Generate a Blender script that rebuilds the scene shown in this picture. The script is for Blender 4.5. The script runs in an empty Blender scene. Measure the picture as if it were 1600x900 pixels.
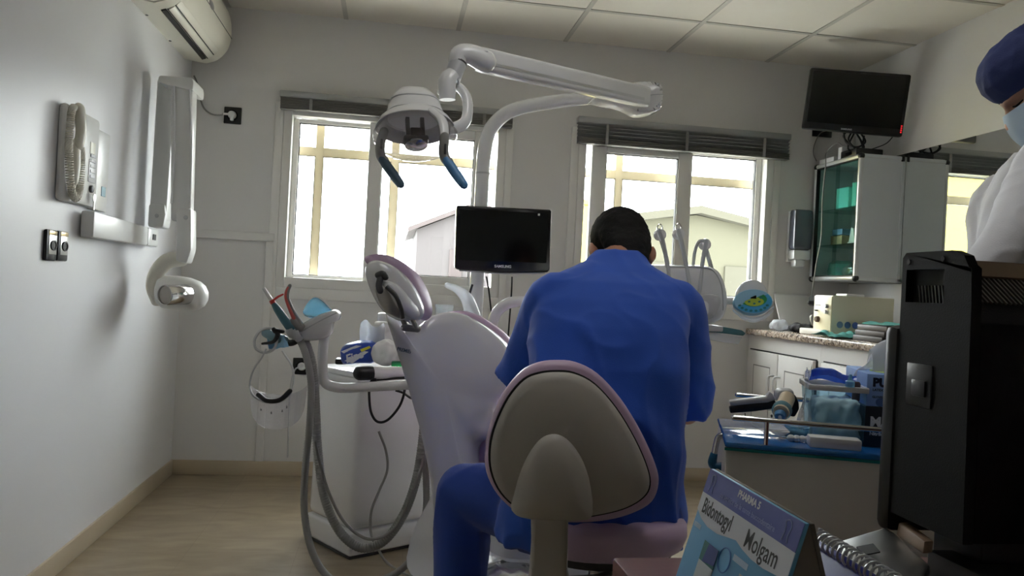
import bpy, bmesh, math, random
from math import sin, cos, pi, tan, atan, radians as rad
from mathutils import Vector as V, Matrix as M4, noise as NZ
random.seed(4)
SC = bpy.context.scene
COL = SC.collection

# ------------------------------------------------------------------ camera
FPX, YAW, PITCH, ROLL, CAMZ = 1220.0, 0.1546, 0.0031, 0.0510, 1.040
YB, XL, XR, ZC, YF = 4.269, -1.075, 2.680, 2.446, -1.9      # room planes
fw = V((sin(YAW)*cos(PITCH), cos(YAW)*cos(PITCH), sin(PITCH)))
rt0 = V((cos(YAW), -sin(YAW), 0)); up0 = rt0.cross(fw)
rt = cos(ROLL)*rt0 + sin(ROLL)*up0
up = -sin(ROLL)*rt0 + cos(ROLL)*up0
CAM = V((0, 0, CAMZ))
def ray(px, py): return fw + rt*((px-800)/FPX) - up*((py-450)/FPX)
def P(px, py, Y):
    d = ray(px, py); return CAM + d*(Y/d.y)
def PX(px, py, X):
    d = ray(px, py); return CAM + d*(X/d.x)
def PZ(px, py, Z):
    d = ray(px, py); return CAM + d*((Z-CAMZ)/d.z)

cd = bpy.data.cameras.new('camera'); cam = bpy.data.objects.new('camera', cd); COL.objects.link(cam)
cd.sensor_width = 36; cd.lens = 36*FPX/1600; cd.clip_start = 0.02
m = M4.Identity(4)
for i in range(3):
    m[i][0] = rt[i]; m[i][1] = up[i]; m[i][2] = -fw[i]; m[i][3] = CAM[i]
cam.matrix_world = m
SC.camera = cam

# ------------------------------------------------------------------ materials
def lin(r, g=None, b=None):
    if g is None: g = b = r
    f = lambda c: (c/255/12.92) if c/255 <= .04045 else ((c/255+.055)/1.055)**2.4
    return (f(r), f(g), f(b), 1)
def mat(name, col, rough=.5, metal=0, var=0, vscale=6, bump=0, bscale=60, spec=.5, coat=0, stretch=None, sheen=0):
    m = bpy.data.materials.new(name); m.use_nodes = True
    nt = m.node_tree; b = nt.nodes['Principled BSDF']
    b.inputs['Roughness'].default_value = rough; b.inputs['Metallic'].default_value = metal
    b.inputs['Specular IOR Level'].default_value = spec; b.inputs['Coat Weight'].default_value = coat
    b.inputs['Sheen Weight'].default_value = sheen
    tc = nt.nodes.new('ShaderNodeTexCoord'); mp = nt.nodes.new('ShaderNodeMapping')
    nt.links.new(tc.outputs['Object'], mp.inputs['Vector'])
    if stretch: mp.inputs['Scale'].default_value = stretch
    v = max(var, .03)
    n = nt.nodes.new('ShaderNodeTexNoise'); n.inputs['Scale'].default_value = vscale; n.inputs['Detail'].default_value = 5
    nt.links.new(mp.outputs[0], n.inputs['Vector'])
    mx = nt.nodes.new('ShaderNodeMix'); mx.data_type = 'RGBA'
    mx.inputs[6].default_value = tuple(c*(1-v) for c in col[:3]) + (1,)
    mx.inputs[7].default_value = tuple(min(1, c*(1+v)) for c in col[:3]) + (1,)
    nt.links.new(n.outputs['Fac'], mx.inputs[0]); nt.links.new(mx.outputs[2], b.inputs['Base Color'])
    if bump:
        n2 = nt.nodes.new('ShaderNodeTexNoise'); n2.inputs['Scale'].default_value = bscale; n2.inputs['Detail'].default_value = 4
        nt.links.new(mp.outputs[0], n2.inputs['Vector'])
        bp = nt.nodes.new('ShaderNodeBump'); bp.inputs['Strength'].default_value = bump; bp.inputs['Distance'].default_value = .002
        nt.links.new(n2.outputs['Fac'], bp.inputs['Height']); nt.links.new(bp.outputs[0], b.inputs['Normal'])
    return m
def clear(name, tint=(1, 1, 1), refl=.06, rough=.03, body=0.0, bodycol=(1, 1, 1)):
    """thin transparent sheet: tinted transparency, a fresnel gloss, and optionally a little diffuse body"""
    m = bpy.data.materials.new(name); m.use_nodes = True; nt = m.node_tree; nt.nodes.clear()
    o = nt.nodes.new('ShaderNodeOutputMaterial'); t = nt.nodes.new('ShaderNodeBsdfTransparent'); g = nt.nodes.new('ShaderNodeBsdfGlossy')
    t.inputs[0].default_value = (*tint, 1); g.inputs['Roughness'].default_value = rough
    lw = nt.nodes.new('ShaderNodeLayerWeight'); lw.inputs[0].default_value = .5
    pw = nt.nodes.new('ShaderNodeMath'); pw.operation = 'POWER'; pw.inputs[1].default_value = 4; nt.links.new(lw.outputs['Facing'], pw.inputs[0])
    ma = nt.nodes.new('ShaderNodeMath'); ma.operation = 'MULTIPLY_ADD'; ma.inputs[1].default_value = .6; ma.inputs[2].default_value = .025 if refl < .1 else .05; nt.links.new(pw.outputs[0], ma.inputs[0])
    mx = nt.nodes.new('ShaderNodeMixShader'); nt.links.new(ma.outputs[0], mx.inputs[0])
    last = t
    if body:
        d = nt.nodes.new('ShaderNodeBsdfDiffuse'); d.inputs[0].default_value = (*bodycol, 1)
        tl = nt.nodes.new('ShaderNodeBsdfTranslucent'); tl.inputs[0].default_value = (*bodycol, 1)
        a = nt.nodes.new('ShaderNodeMixShader'); a.inputs[0].default_value = .5
        nt.links.new(d.outputs[0], a.inputs[1]); nt.links.new(tl.outputs[0], a.inputs[2])
        b = nt.nodes.new('ShaderNodeMixShader'); b.inputs[0].default_value = body
        nt.links.new(t.outputs[0], b.inputs[1]); nt.links.new(a.outputs[0], b.inputs[2]); last = b
    nt.links.new(last.outputs[0], mx.inputs[1]); nt.links.new(g.outputs[0], mx.inputs[2]); nt.links.new(mx.outputs[0], o.inputs[0])
    return m
def emit(name, col, s):
    m = bpy.data.materials.new(name); m.use_nodes = True; nt = m.node_tree; b = nt.nodes['Principled BSDF']
    b.inputs['Base Color'].default_value = col; b.inputs['Emission Color'].default_value = col; b.inputs['Emission Strength'].default_value = s
    return m

WALLP = mat('wall_paint', lin(214, 213, 211), .55, var=.03, vscale=2, bump=.06, bscale=90)
WALLL = mat('wall_paint_gloss', lin(222, 223, 226), .38, var=.03, vscale=2, bump=.05, bscale=70)
DUCT = mat('white_trunking', lin(218, 217, 214), .45)
PVC = mat('white_pvc', lin(226, 225, 221), .35)
CREAM = mat('cream_frame', lin(192, 180, 152), .6)
WHITE = mat('white_plastic', lin(228, 229, 230), .25, coat=.3)
OFFW = mat('ivory_plastic', lin(216, 213, 200), .35)
XRAYW = mat('pale_grey_enamel', lin(222, 223, 221), .32)
LGREY = mat('light_grey_plastic', lin(190, 192, 194), .4)
MGREY = mat('mid_grey_plastic', lin(140, 139, 136), .45)
SHELLG = mat('warm_grey_shell', lin(182, 178, 170), .5, bump=.05, bscale=200)
DGREY = mat('dark_grey_plastic', lin(70, 70, 70), .5)
BLACK = mat('black_plastic', lin(22, 22, 23), .4)
BLACKM = mat('black_matte_plastic', lin(11, 9, 8), .6, spec=.22, bump=.15, bscale=500)
GLOSSB = mat('black_screen', lin(8, 9, 10), .12)
RUBBER = mat('black_rubber', lin(18, 18, 18), .65)
CHROME = mat('chrome', lin(215, 215, 215), .12, metal=1)
STEEL = mat('brushed_steel', lin(190, 190, 188), .32, metal=1)
ALU = mat('aluminium_profile', lin(205, 207, 208), .35, metal=.6)
BLINDM = mat('grey_blind_slats', lin(158, 159, 158), .5, metal=.2)
BLINDD = mat('dark_blind_slats', lin(112, 110, 106), .5, metal=.2)
LAV = mat('lavender_vinyl', lin(204, 178, 204), .42, bump=.06, bscale=150)
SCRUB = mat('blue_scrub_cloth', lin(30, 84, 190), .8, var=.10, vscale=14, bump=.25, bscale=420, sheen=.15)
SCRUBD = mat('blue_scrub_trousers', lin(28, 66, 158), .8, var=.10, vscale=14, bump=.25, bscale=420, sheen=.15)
NAVY = mat('navy_cloth', lin(32, 46, 96), .8, var=.08, vscale=20, bump=.3, bscale=300)
COAT = mat('white_coat_cloth', lin(226, 228, 234), .8, var=.04, bump=.25, bscale=300)
SKIN = mat('skin', lin(176, 124, 98), .5, var=.06, vscale=20)
SKINL = mat('fair_skin', lin(206, 160, 134), .5, var=.05, vscale=20)
HAIR = mat('black_hair', lin(13, 11, 11), .75, var=.3, vscale=120, bump=.8, bscale=260, spec=.25)
MASK = mat('pale_blue_mask', lin(190, 210, 224), .7)
HOSE = mat('grey_hose', lin(150, 150, 147), .45)
HOSEL = mat('pale_grey_hose', lin(190, 194, 196), .4)
DICHRO = clear('dichroic_reflector', (.90, .88, .86), .2, .04, .10, (.75, .74, .8))
TEAL = mat('teal_plastic', lin(74, 132, 148), .4)
BLUEG = mat('blue_grip', lin(84, 140, 190), .45)
DBLUEG = mat('slate_blue_grip', lin(62, 92, 110), .5)
RED = mat('red_plastic', lin(196, 52, 48), .4)
CORAL = mat('coral_rubber', lin(200, 96, 90), .5)
SKYBLUE = clear('blue_tinted_bowl', (.55, .78, .9), .2, .08, .45, (.35, .62, .75))
GLASS = clear('window_glass', (.97, .98, .97), .05)
CABGLASS = clear('cabinet_glass', (.80, .90, .87), .05)
PLASTIC = clear('clear_plastic', (.9, .92, .93), .2, .06, .10, (.9, .92, .95))
SHIELD = clear('clear_shield', (.92, .92, .93), .2, .04, .10, (.9, .9, .92))
FILM = clear('milky_film', (.9, .92, .95), .2, .2, .6, (.85, .88, .92))
BLUEFILM = clear('blue_bag_film', (.30, .48, .95), .2, .12, .6, (.10, .25, .75))
TUB = clear('blue_tub_plastic', (.66, .85, .96), .2, .12, .12, (.20, .48, .66))
MIRROR = mat('mirror_silver', (.86, .89, .87, 1), .01, metal=1, var=.001)
REFLECT = mat('lamp_reflector', lin(250, 248, 240), .18, metal=1, bump=.0)
PAPER = mat('white_paper', lin(226, 226, 224), .8, bump=.3, bscale=60)
DOOR = mat('painted_cabinet_white', lin(218, 216, 212), .45)
BASEB = mat('beige_skirting_tile', lin(186, 172, 148), .35, var=.08, vscale=8)
DESKW = mat('red_brown_wood', lin(104, 50, 44), .45, var=.25, vscale=12, stretch=(2, 14, 14))
TEALC = mat('teal_cloth', lin(64, 138, 130), .85, bump=.4, bscale=120)
BLUETOP = mat('blue_glass_top', lin(36, 108, 184), .08, coat=.6)
CARTON = mat('light_blue_carton', lin(146, 182, 240), .5)
INK = mat('dark_ink', lin(20, 30, 66), .6)
INKG = mat('grey_ink', lin(54, 54, 58), .6)
INKW = mat('white_ink', lin(228, 230, 235), .6)
STICK = mat('yellow_paint', lin(134, 122, 28), .7)

def floor_mat():
    m = bpy.data.materials.new('beige_floor_tile'); m.use_nodes = True; nt = m.node_tree; b = nt.nodes['Principled BSDF']
    b.inputs['Roughness'].default_value = .34
    tc = nt.nodes.new('ShaderNodeTexCoord'); mp = nt.nodes.new('ShaderNodeMapping'); nt.links.new(tc.outputs['Object'], mp.inputs[0])
    mp.inputs['Location'].default_value = (.70, -YB, 0)
    br = nt.nodes.new('ShaderNodeTexBrick'); br.offset = 0; br.inputs['Scale'].default_value = 1
    br.inputs['Brick Width'].default_value = .4; br.inputs['Row Height'].default_value = .4; br.inputs['Mortar Size'].default_value = .0016
    br.inputs['Color1'].default_value = lin(154, 140, 118); br.inputs['Color2'].default_value = lin(148, 134, 111); br.inputs['Mortar'].default_value = lin(140, 126, 106)
    nt.links.new(mp.outputs[0], br.inputs[0])
    n = nt.nodes.new('ShaderNodeTexNoise'); n.inputs['Scale'].default_value = 3.5; n.inputs['Detail'].default_value = 7; n.inputs['Distortion'].default_value = 1.2
    mp2 = nt.nodes.new('ShaderNodeMapping'); mp2.inputs['Scale'].default_value = (1, 3, 1); nt.links.new(tc.outputs['Object'], mp2.inputs[0]); nt.links.new(mp2.outputs[0], n.inputs[0])
    r = nt.nodes.new('ShaderNodeValToRGB'); r.color_ramp.elements[0].position = .35; r.color_ramp.elements[0].color = (.78, .76, .72, 1); r.color_ramp.elements[1].position = .7; r.color_ramp.elements[1].color = (1.08, 1.08, 1.08, 1)
    nt.links.new(n.outputs[0], r.inputs[0])
    mx = nt.nodes.new('ShaderNodeMix'); mx.data_type = 'RGBA'; mx.blend_type = 'MULTIPLY'; mx.inputs[0].default_value = 1
    nt.links.new(br.outputs[0], mx.inputs[6]); nt.links.new(r.outputs[0], mx.inputs[7]); nt.links.new(mx.outputs[2], b.inputs['Base Color'])
    return m
FLOORM = floor_mat()
def granite():
    m = bpy.data.materials.new('speckled_granite'); m.use_nodes = True; nt = m.node_tree; b = nt.nodes['Principled BSDF']
    b.inputs['Roughness'].default_value = .2
    tc = nt.nodes.new('ShaderNodeTexCoord'); v = nt.nodes.new('ShaderNodeTexVoronoi'); v.inputs['Scale'].default_value = 110
    nt.links.new(tc.outputs['Object'], v.inputs['Vector'])
    r = nt.nodes.new('ShaderNodeValToRGB'); e = r.color_ramp.elements
    e[0].color = lin(70, 60, 54); e[1].color = lin(176, 158, 140); e[0].position = .1; e[1].position = .6
    x = e.new(.9); x.color = lin(206, 196, 184)
    nt.links.new(v.outputs['Color'], r.inputs[0]); nt.links.new(r.outputs[0], b.inputs['Base Color'])
    return m
GRANITE = granite()
CEIL = mat('ceiling_tile', lin(216, 211, 200), .9, var=.05, vscale=3, bump=.25, bscale=160)
GRID = mat('ceiling_bar', lin(180, 177, 168), .6)

# ------------------------------------------------------------------ mesh helpers
def catmull(pts, k=6, closed=False):
    pts = [V(p) for p in pts]; n = len(pts); out = []
    if n < 3 and not closed: k = 1 if n < 2 else k
    rng = range(n) if closed else range(n-1)
    for i in rng:
        p0 = pts[(i-1) % n] if (closed or i > 0) else pts[0]*2-pts[1]
        p1 = pts[i]; p2 = pts[(i+1) % n]
        p3 = pts[(i+2) % n] if (closed or i+2 < n) else p2*2-p1
        for j in range(k):
            t = j/k
            out.append(.5*((2*p1)+(p2-p0)*t+(2*p0-5*p1+4*p2-p3)*t*t+(3*p1-p0-3*p2+p3)*t**3))
    if not closed: out.append(pts[-1])
    return out
def lerp_list(r, n):
    if not isinstance(r, (list, tuple)): return [r]*n
    out = []
    for i in range(n):
        t = i/(n-1)*(len(r)-1); a = min(int(t), len(r)-2); out.append(r[a]+(r[a+1]-r[a])*(t-a))
    return out
def F(loc, rz=0, rx=0, ry=0):
    return M4.Translation(V(loc)) @ M4.Rotation(rz, 4, 'Z') @ M4.Rotation(ry, 4, 'Y') @ M4.Rotation(rx, 4, 'X')
def axes(o, x, y, z=None):
    x = V(x).normalized(); z = V(z).normalized() if z is not None else x.cross(V(y)).normalized(); y = z.cross(x)
    m = M4.Identity(4)
    for i in range(3): m[i][0] = x[i]; m[i][1] = y[i]; m[i][2] = z[i]; m[i][3] = o[i]
    return m
def zaxis(o, z, hint=(0, 0, 1)):
    z = V(z).normalized(); h = V(hint)
    if abs(z.dot(h)) > .97: h = V((1, 0, 0))
    x = h.cross(z).normalized(); return axes(o, x, z.cross(x), z)

class MB:
    def __init__(s): s.bm = bmesh.new(); s.M = M4.Identity(4)
    def merge(s, t, mtx=None):
        bmesh.ops.recalc_face_normals(t, faces=t.faces[:])
        bmesh.ops.transform(t, matrix=s.M @ (mtx or M4.Identity(4)), verts=t.verts[:])
        me = bpy.data.meshes.new('tmp'); t.to_mesh(me); t.free(); s.bm.from_mesh(me); bpy.data.meshes.remove(me); return s
    def box(s, c, size, bev=0, mtx=None, seg=2):
        t = bmesh.new(); bmesh.ops.create_cube(t, size=1)
        for v in t.verts: v.co = V((v.co.x*size[0]+c[0], v.co.y*size[1]+c[1], v.co.z*size[2]+c[2]))
        if bev: bmesh.ops.bevel(t, geom=t.edges[:], offset=min(bev, min(size)*.49), segments=seg, affect='EDGES', profile=.5)
        return s.merge(t, mtx)
    def b2(s, lo, hi, bev=0, mtx=None):
        return s.box([(a+b)/2 for a, b in zip(lo, hi)], [abs(b-a) for a, b in zip(lo, hi)], bev, mtx)
    def tube(s, pts, r, n=12, k=6, cap=True, round_=False, squash=1.0, closed=False):
        pts = catmull(pts, k, closed) if k > 1 else [V(p) for p in pts]
        rs = lerp_list(r, len(pts)); t = bmesh.new(); rings = []
        N = len(pts)
        def tang(i):
            if closed: return (pts[(i+1) % N]-pts[(i-1) % N]).normalized()
            return (pts[min(i+1, N-1)]-pts[max(i-1, 0)]).normalized()
        d = tang(0); h = V((0, 0, 1)) if abs(d.z) < .9 else V((1, 0, 0)); u = h.cross(d).normalized()
        if round_:
            a0, a1 = tang(0), tang(N-1)
            pre = [(pts[0]-a0*rs[0]*sin(q), rs[0]*cos(q)) for q in (1.45, 1.1, .7, .35)]
            post = [(pts[-1]+a1*rs[-1]*sin(q), rs[-1]*cos(q)) for q in (.35, .7, 1.1, 1.45)]
            pts = [p for p, _ in pre]+pts+[p for p, _ in post]; rs = [q for _, q in pre]+rs+[q for _, q in post]; N = len(pts)
        for i, p in enumerate(pts):
            d = tang(i); u = (u-d*u.dot(d)).normalized(); w = d.cross(u)
            rings.append([t.verts.new(p+(u*cos(2*pi*j/n)+w*sin(2*pi*j/n)*squash)*rs[i]) for j in range(n)])
        pairs = list(zip(rings, rings[1:])) + ([(rings[-1], rings[0])] if closed else [])
        for A, B in pairs:
            for j in range(n): t.faces.new((A[j], A[(j+1) % n], B[(j+1) % n], B[j]))
        if cap and not closed: t.faces.new(rings[0][::-1]); t.faces.new(rings[-1])
        return s.merge(t)
    def cyl(s, a, b, r0, r1=None, n=20): return s.tube([a, b], [r0, r0 if r1 is None else r1], n, 1)
    def lathe(s, prof, mtx, n=32, sx=1, sy=1, cap=True):
        """profile of (radius, height) turned about local z"""
        t = bmesh.new(); rings = []
        for r, h in prof:
            rings.append([t.verts.new((r*cos(2*pi*j/n)*sx, r*sin(2*pi*j/n)*sy, h)) for j in range(n)])
        for A, B in zip(rings, rings[1:]):
            for j in range(n): t.faces.new((A[j], A[(j+1) % n], B[(j+1) % n], B[j]))
        if cap: t.faces.new(rings[0][::-1]); t.faces.new(rings[-1])
        bmesh.ops.remove_doubles(t, verts=t.verts[:], dist=1e-6)
        return s.merge(t, mtx)
    def ball(s, c, r, mtx=None, n=24):
        t = bmesh.new(); bmesh.ops.create_uvsphere(t, u_segments=n, v_segments=max(8, n//2), radius=1)
        r = (r, r, r) if not isinstance(r, (tuple, list)) else r
        for v in t.verts: v.co = V((v.co.x*r[0]+c[0], v.co.y*r[1]+c[1], v.co.z*r[2]+c[2]))
        return s.merge(t, mtx)
    def prism(s, pts, off, bev=0):
        """closed 3-D outline pushed along off"""
        t = bmesh.new(); off = V(off); a = [t.verts.new(V(p)) for p in pts]; b = [t.verts.new(V(p)+off) for p in pts]; n = len(a)
        t.faces.new(a); t.faces.new(b[::-1])
        for i in range(n): t.faces.new((a[i], b[i], b[(i+1) % n], a[(i+1) % n]))
        bmesh.ops.recalc_face_normals(t, faces=t.faces[:])
        if bev: bmesh.ops.bevel(t, geom=t.edges[:], offset=bev, segments=2, affect='EDGES', profile=.5)
        return s.merge(t)
    def dish(s, outline, nrm, rings, k=5, centre=None):
        """star-shaped outline swept through (scale, offset) rings and closed at both ends"""
        o = catmull(outline, k, True); c = centre or sum(o, V((0, 0, 0)))/len(o); nrm = V(nrm).normalized()
        t = bmesh.new(); R = [[t.verts.new(c+(p-c)*sc+nrm*h) for p in o] for sc, h in rings]; n = len(o)
        for A, B in zip(R, R[1:]):
            for j in range(n): t.faces.new((A[j], A[(j+1) % n], B[(j+1) % n], B[j]))
        for ring, inv in ((R[0], True), (R[-1], False)):
            cv = t.verts.new(sum((v.co for v in ring), V((0, 0, 0)))/n)
            for j in range(n):
                a, b = ring[j], ring[(j+1) % n]; t.faces.new((b, a, cv) if inv else (a, b, cv))
        return s.merge(t)
    def loft(s, secs, n=28, sup=2.0):
        """sections of (centre, half-width vector, half-depth vector)"""
        t = bmesh.new(); R = []
        def sp(x): return math.copysign(abs(x)**(2/sup), x)
        for c, a, b in secs:
            R.append([t.verts.new(V(c)+V(a)*sp(cos(2*pi*j/n))+V(b)*sp(sin(2*pi*j/n))) for j in range(n)])
        for A, B in zip(R, R[1:]):
            for j in range(n): t.faces.new((A[j], A[(j+1) % n], B[(j+1) % n], B[j]))
        t.faces.new(R[0][::-1]); t.faces.new(R[-1])
        return s.merge(t)
    def quad(s, *p):
        t = bmesh.new(); t.faces.new([t.verts.new(V(q)) for q in p]); return s.merge(t)
    def sheet(s, fn, nu, nv, thick=0):
        t = bmesh.new(); g = [[t.verts.new(V(fn(i/nu, j/nv))) for j in range(nv+1)] for i in range(nu+1)]
        for i in range(nu):
            for j in range(nv): t.faces.new((g[i][j], g[i+1][j], g[i+1][j+1], g[i][j+1]))
        if thick:
            bmesh.ops.recalc_face_normals(t, faces=t.faces[:])
            bmesh.ops.solidify(t, geom=t.faces[:], thickness=thick)
        return s.merge(t)
    def text(s, body, mtx, size, align='CENTER', ext=.0003, fat=0, shear=0):
        cu = bpy.data.curves.new('t', 'FONT'); cu.body = body; cu.size = size; cu.align_x = align; cu.align_y = 'CENTER'; cu.extrude = ext; cu.offset = fat; cu.shear = shear; cu.resolution_u = 3
        o = bpy.data.objects.new('t', cu); COL.objects.link(o); dg = bpy.context.evaluated_depsgraph_get(); dg.update()
        me = bpy.data.meshes.new_from_object(o.evaluated_get(dg)); t = bmesh.new(); t.from_mesh(me)
        bpy.data.objects.remove(o); bpy.data.curves.remove(cu); bpy.data.meshes.remove(me)
        return s.merge(t, mtx)
    def remesh(s, voxel, smooth=4, fn=None):
        me = bpy.data.meshes.new('r'); s.bm.to_mesh(me); o = bpy.data.objects.new('r', me); COL.objects.link(o)
        r = o.modifiers.new('r', 'REMESH'); r.mode = 'VOXEL'; r.voxel_size = voxel; r.use_smooth_shade = True
        sm = o.modifiers.new('s', 'SMOOTH'); sm.iterations = smooth; sm.factor = .5
        dg = bpy.context.evaluated_depsgraph_get(); dg.update(); m2 = bpy.data.meshes.new_from_object(o.evaluated_get(dg))
        bpy.data.objects.remove(o); bpy.data.meshes.remove(me); s.bm.free(); s.bm = bmesh.new(); s.bm.from_mesh(m2); bpy.data.meshes.remove(m2)
        if fn:
            s.bm.normal_update()
            nv = [(v, v.co + v.normal*fn(v.co, v.normal)) for v in s.bm.verts]
            for v, c in nv: v.co = c
        return s
    def cut(s, co, no):
        g = s.bm.verts[:]+s.bm.edges[:]+s.bm.faces[:]
        bmesh.ops.bisect_plane(s.bm, geom=g, plane_co=V(co), plane_no=V(no).normalized(), clear_outer=True); return s
    def crumple(s, amp, scale, seed=0):
        for v in s.bm.verts:
            q = v.co*scale+V((seed, 0, 0)); v.co += NZ.noise_vector(q)*amp
        return s
    def build(s, name, m, parent=None, base=None, angle=38, smooth=True):
        if parent is None:
            if base is None:
                xs = [v.co for v in s.bm.verts]
                base = V(((min(c.x for c in xs)+max(c.x for c in xs))/2, (min(c.y for c in xs)+max(c.y for c in xs))/2, min(c.z for c in xs)))
            off = V(base)
        else:
            r = parent
            while r.parent: r = r.parent
            off = V(r['_o'])
        bmesh.ops.translate(s.bm, verts=s.bm.verts[:], vec=-off)
        me = bpy.data.meshes.new(name); s.bm.to_mesh(me); s.bm.free(); me.materials.append(m)
        if smooth:
            me.polygons.foreach_set('use_smooth', [True]*len(me.polygons)); me.set_sharp_from_angle(angle=rad(angle))
        o = bpy.data.objects.new(name, me); COL.objects.link(o)
        if parent is None: o.location = off; o['_o'] = list(off); ROOTS.append(o)
        else: o.parent = parent
        return o
ROOTS = []
def thing(name, label, cat, loc=(0, 0, 0), group=None):
    o = bpy.data.objects.new(name, None); COL.objects.link(o); o.location = V(loc); o['_o'] = list(V(loc)); o.empty_display_size = .05
    o['label'] = label; o['category'] = cat; ROOTS.append(o)
    if group: o['group'] = group
    return o
def tag(o, label, cat, group=None):
    o['label'] = label; o['category'] = cat
    if group: o['group'] = group
    return o
def struct(o): o['kind'] = 'structure'; return o

# ------------------------------------------------------------------ the room
WX = [P(438, 300, YB).x, P(785, 330, YB).x, P(899, 330, YB).x, P(1203, 360, YB).x]     # window openings
WZ0, WZ1 = P(450, 449, YB).z, P(560, 176, YB).z
struct(MB().b2((XL-.2, YF-.2, -.15), (XR+.2, YB+.25, 0)).build('floor', FLOORM, base=(0, 0, 0)))
struct(MB().b2((XL-.2, YF-.2, ZC), (XR+.2, YB+.25, ZC+.1)).build('ceiling', CEIL))
w = MB(); T = .22
xs = [XL-.2, WX[0], WX[1], WX[2], WX[3], XR+.2]
for i in (0, 2, 4): w.b2((xs[i], YB, 0), (xs[i+1], YB+T, ZC))
for i in (1, 3):
    w.b2((xs[i], YB, 0), (xs[i+1], YB+T, WZ0)); w.b2((xs[i], YB, WZ1), (xs[i+1], YB+T, ZC))
struct(w.build('wall_back', WALLP))
struct(MB().b2((XL-.2, YF-.2, 0), (XL, YB, ZC)).build('wall_left', WALLL))
struct(MB().b2((XR, YF-.2, 0), (XR+.2, YB, ZC)).build('wall_right', WALLP))
struct(MB().b2((XL, YF-.2, 0), (XR, YF, ZC)).build('wall_front', WALLP))
g = MB()
for i in range(-2, 6):
    x = -.305+.6*i
    if XL < x < XR: g.b2((x-.012, YF, ZC-.004), (x+.012, YB, ZC))
for j in range(0, 11):
    y = YB-.505-.6*j
    if y > YF: g.b2((XL, y-.012, ZC-.0035), (XR, y+.012, ZC))
struct(g.build('trim_1', GRID))
struct(MB().b2((XL, YB-.011, 0), (2.05, YB, .075), .002).build('baseboard_back', BASEB))
struct(MB().b2((XL, YF, 0), (XL+.011, YB-.011, .075), .002).build('baseboard_left', BASEB))
zr = P(400, 370, YB).z; xv = P(420, 430, YB).x
struct(MB().b2((XL, YB-.018, zr-.022), (xv+.02, YB, zr+.022), .004).build('trim_2', DUCT))
struct(MB().b2((xv-.02, YB-.018, .075), (xv+.02, YB, zr-.022), .004).build('trim_3', DUCT))
# small plaster repair marks above the second window are left to the paint's own variation

def window(n, x0, x1, sash):
    """PVC sliding window: outer frame, two sashes on two tracks, and a second cream frame on the outer face of the wall"""
    z0, z1 = WZ0, WZ1; y = YB; f = MB()
    fwid = .045
    f.b2((x0, y-.012, z0), (x0+fwid, y+.09, z1), .004); f.b2((x1-fwid, y-.012, z0), (x1, y+.09, z1), .004)
    f.b2((x0+fwid, y-.012, z0), (x1-fwid, y+.09, z0+fwid+.01), .004); f.b2((x0+fwid, y-.012, z1-fwid), (x1-fwid, y+.09, z1), .004)
    for a, b, c, d in ((x0-.045, x0, z0-.06, z1+.02), (x1, x1+.04, z0-.06, z1+.02), (x0, x1, z0-.06, z0), ):
        f.b2((a, y-.014, c), (b, y, d), .004)
    root = struct(f.build('window_%d' % n, PVC))
    for a, b, yy, slim in sash:
        s = MB(); sw = slim; zb, zt = z0+fwid+.004, z1-fwid-.002
        s.b2((a, yy, zb), (a+sw, yy+.035, zt), .004); s.b2((b-sw, yy, zb), (b, yy+.035, zt), .004)
        s.b2((a+sw, yy, zb), (b-sw, yy+.035, zb+sw*.7), .004); s.b2((a+sw, yy, zt-sw*.7), (b-sw, yy+.035, zt), .004)
        so = s.build('sash', PVC, root)
        q = MB(); e = .004
        q.b2((a+sw, yy+.006, zb+sw*.7), (a+sw+e, yy+.03, zt-sw*.7)); q.b2((b-sw-e, yy+.006, zb+sw*.7), (b-sw, yy+.03, zt-sw*.7))
        q.b2((a+sw, yy+.006, zb+sw*.7), (b-sw, yy+.03, zb+sw*.7+e)); q.b2((a+sw, yy+.006, zt-sw*.7-e), (b-sw, yy+.03, zt-sw*.7))
        q.build('gasket', RUBBER, so)
        MB().b2((a+sw, yy+.016, zb+sw*.7), (b-sw, yy+.019, zt-sw*.7)).build('pane', GLASS, so)
    return root
w1 = window(1, WX[0], WX[1], [(WX[0]+.045, P(588, 300, YB).x, YB+.05, .03), (P(573, 300, YB).x, P(757, 330, YB).x, YB+.008, .072)])
w2 = window(2, WX[2], WX[3], [(P(1062, 340, YB).x, WX[3]-.045, YB+.05, .034), (P(921, 340, YB).x, P(1079, 340, YB).x, YB+.008, .085)])
for root, xs_, x0, x1, sp in ((w1, [P(497, 300, YB+.2).x, P(615, 300, YB+.2).x], WX[0], WX[1], .045), (w2, [P(962, 330, YB+.2).x], WX[2], WX[3], .045)):
    o = MB(); y0, y1 = YB+.17, YB+.21
    zt = P(470, 236, YB+.19).z
    o.b2((x0, y0, WZ0), (x0+.03, y1, WZ1)); o.b2((x1-.03, y0, WZ0), (x1, y1, WZ1)); o.b2((x0, y0, WZ0), (x1, y1, WZ0+.03)); o.b2((x0, y0, WZ1-.02), (x1, y1, WZ1))
    o.b2((x0, y0+.004, zt-.025), (x1, y1-.004, zt+.025))
    for x in xs_: o.b2((x-.022, y0, WZ0), (x+.022, y1, WZ1))
    oo = o.build('outer_frame', CREAM, root)
    q = MB(); prev = x0
    for x in xs_+[x1]:
        for xx in ((prev+.03 if prev == x0 else prev+.022), (x-.033 if x == x1 else x-.025)):
            q.b2((xx, y0-.003, WZ0+.03), (xx+.003, y0, zt-.028))
        q.b2((prev+.02, y0-.003, zt-.029), (x-.02, y0, zt-.025)); prev = x
    q.build('gasket', DGREY, oo)

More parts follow.
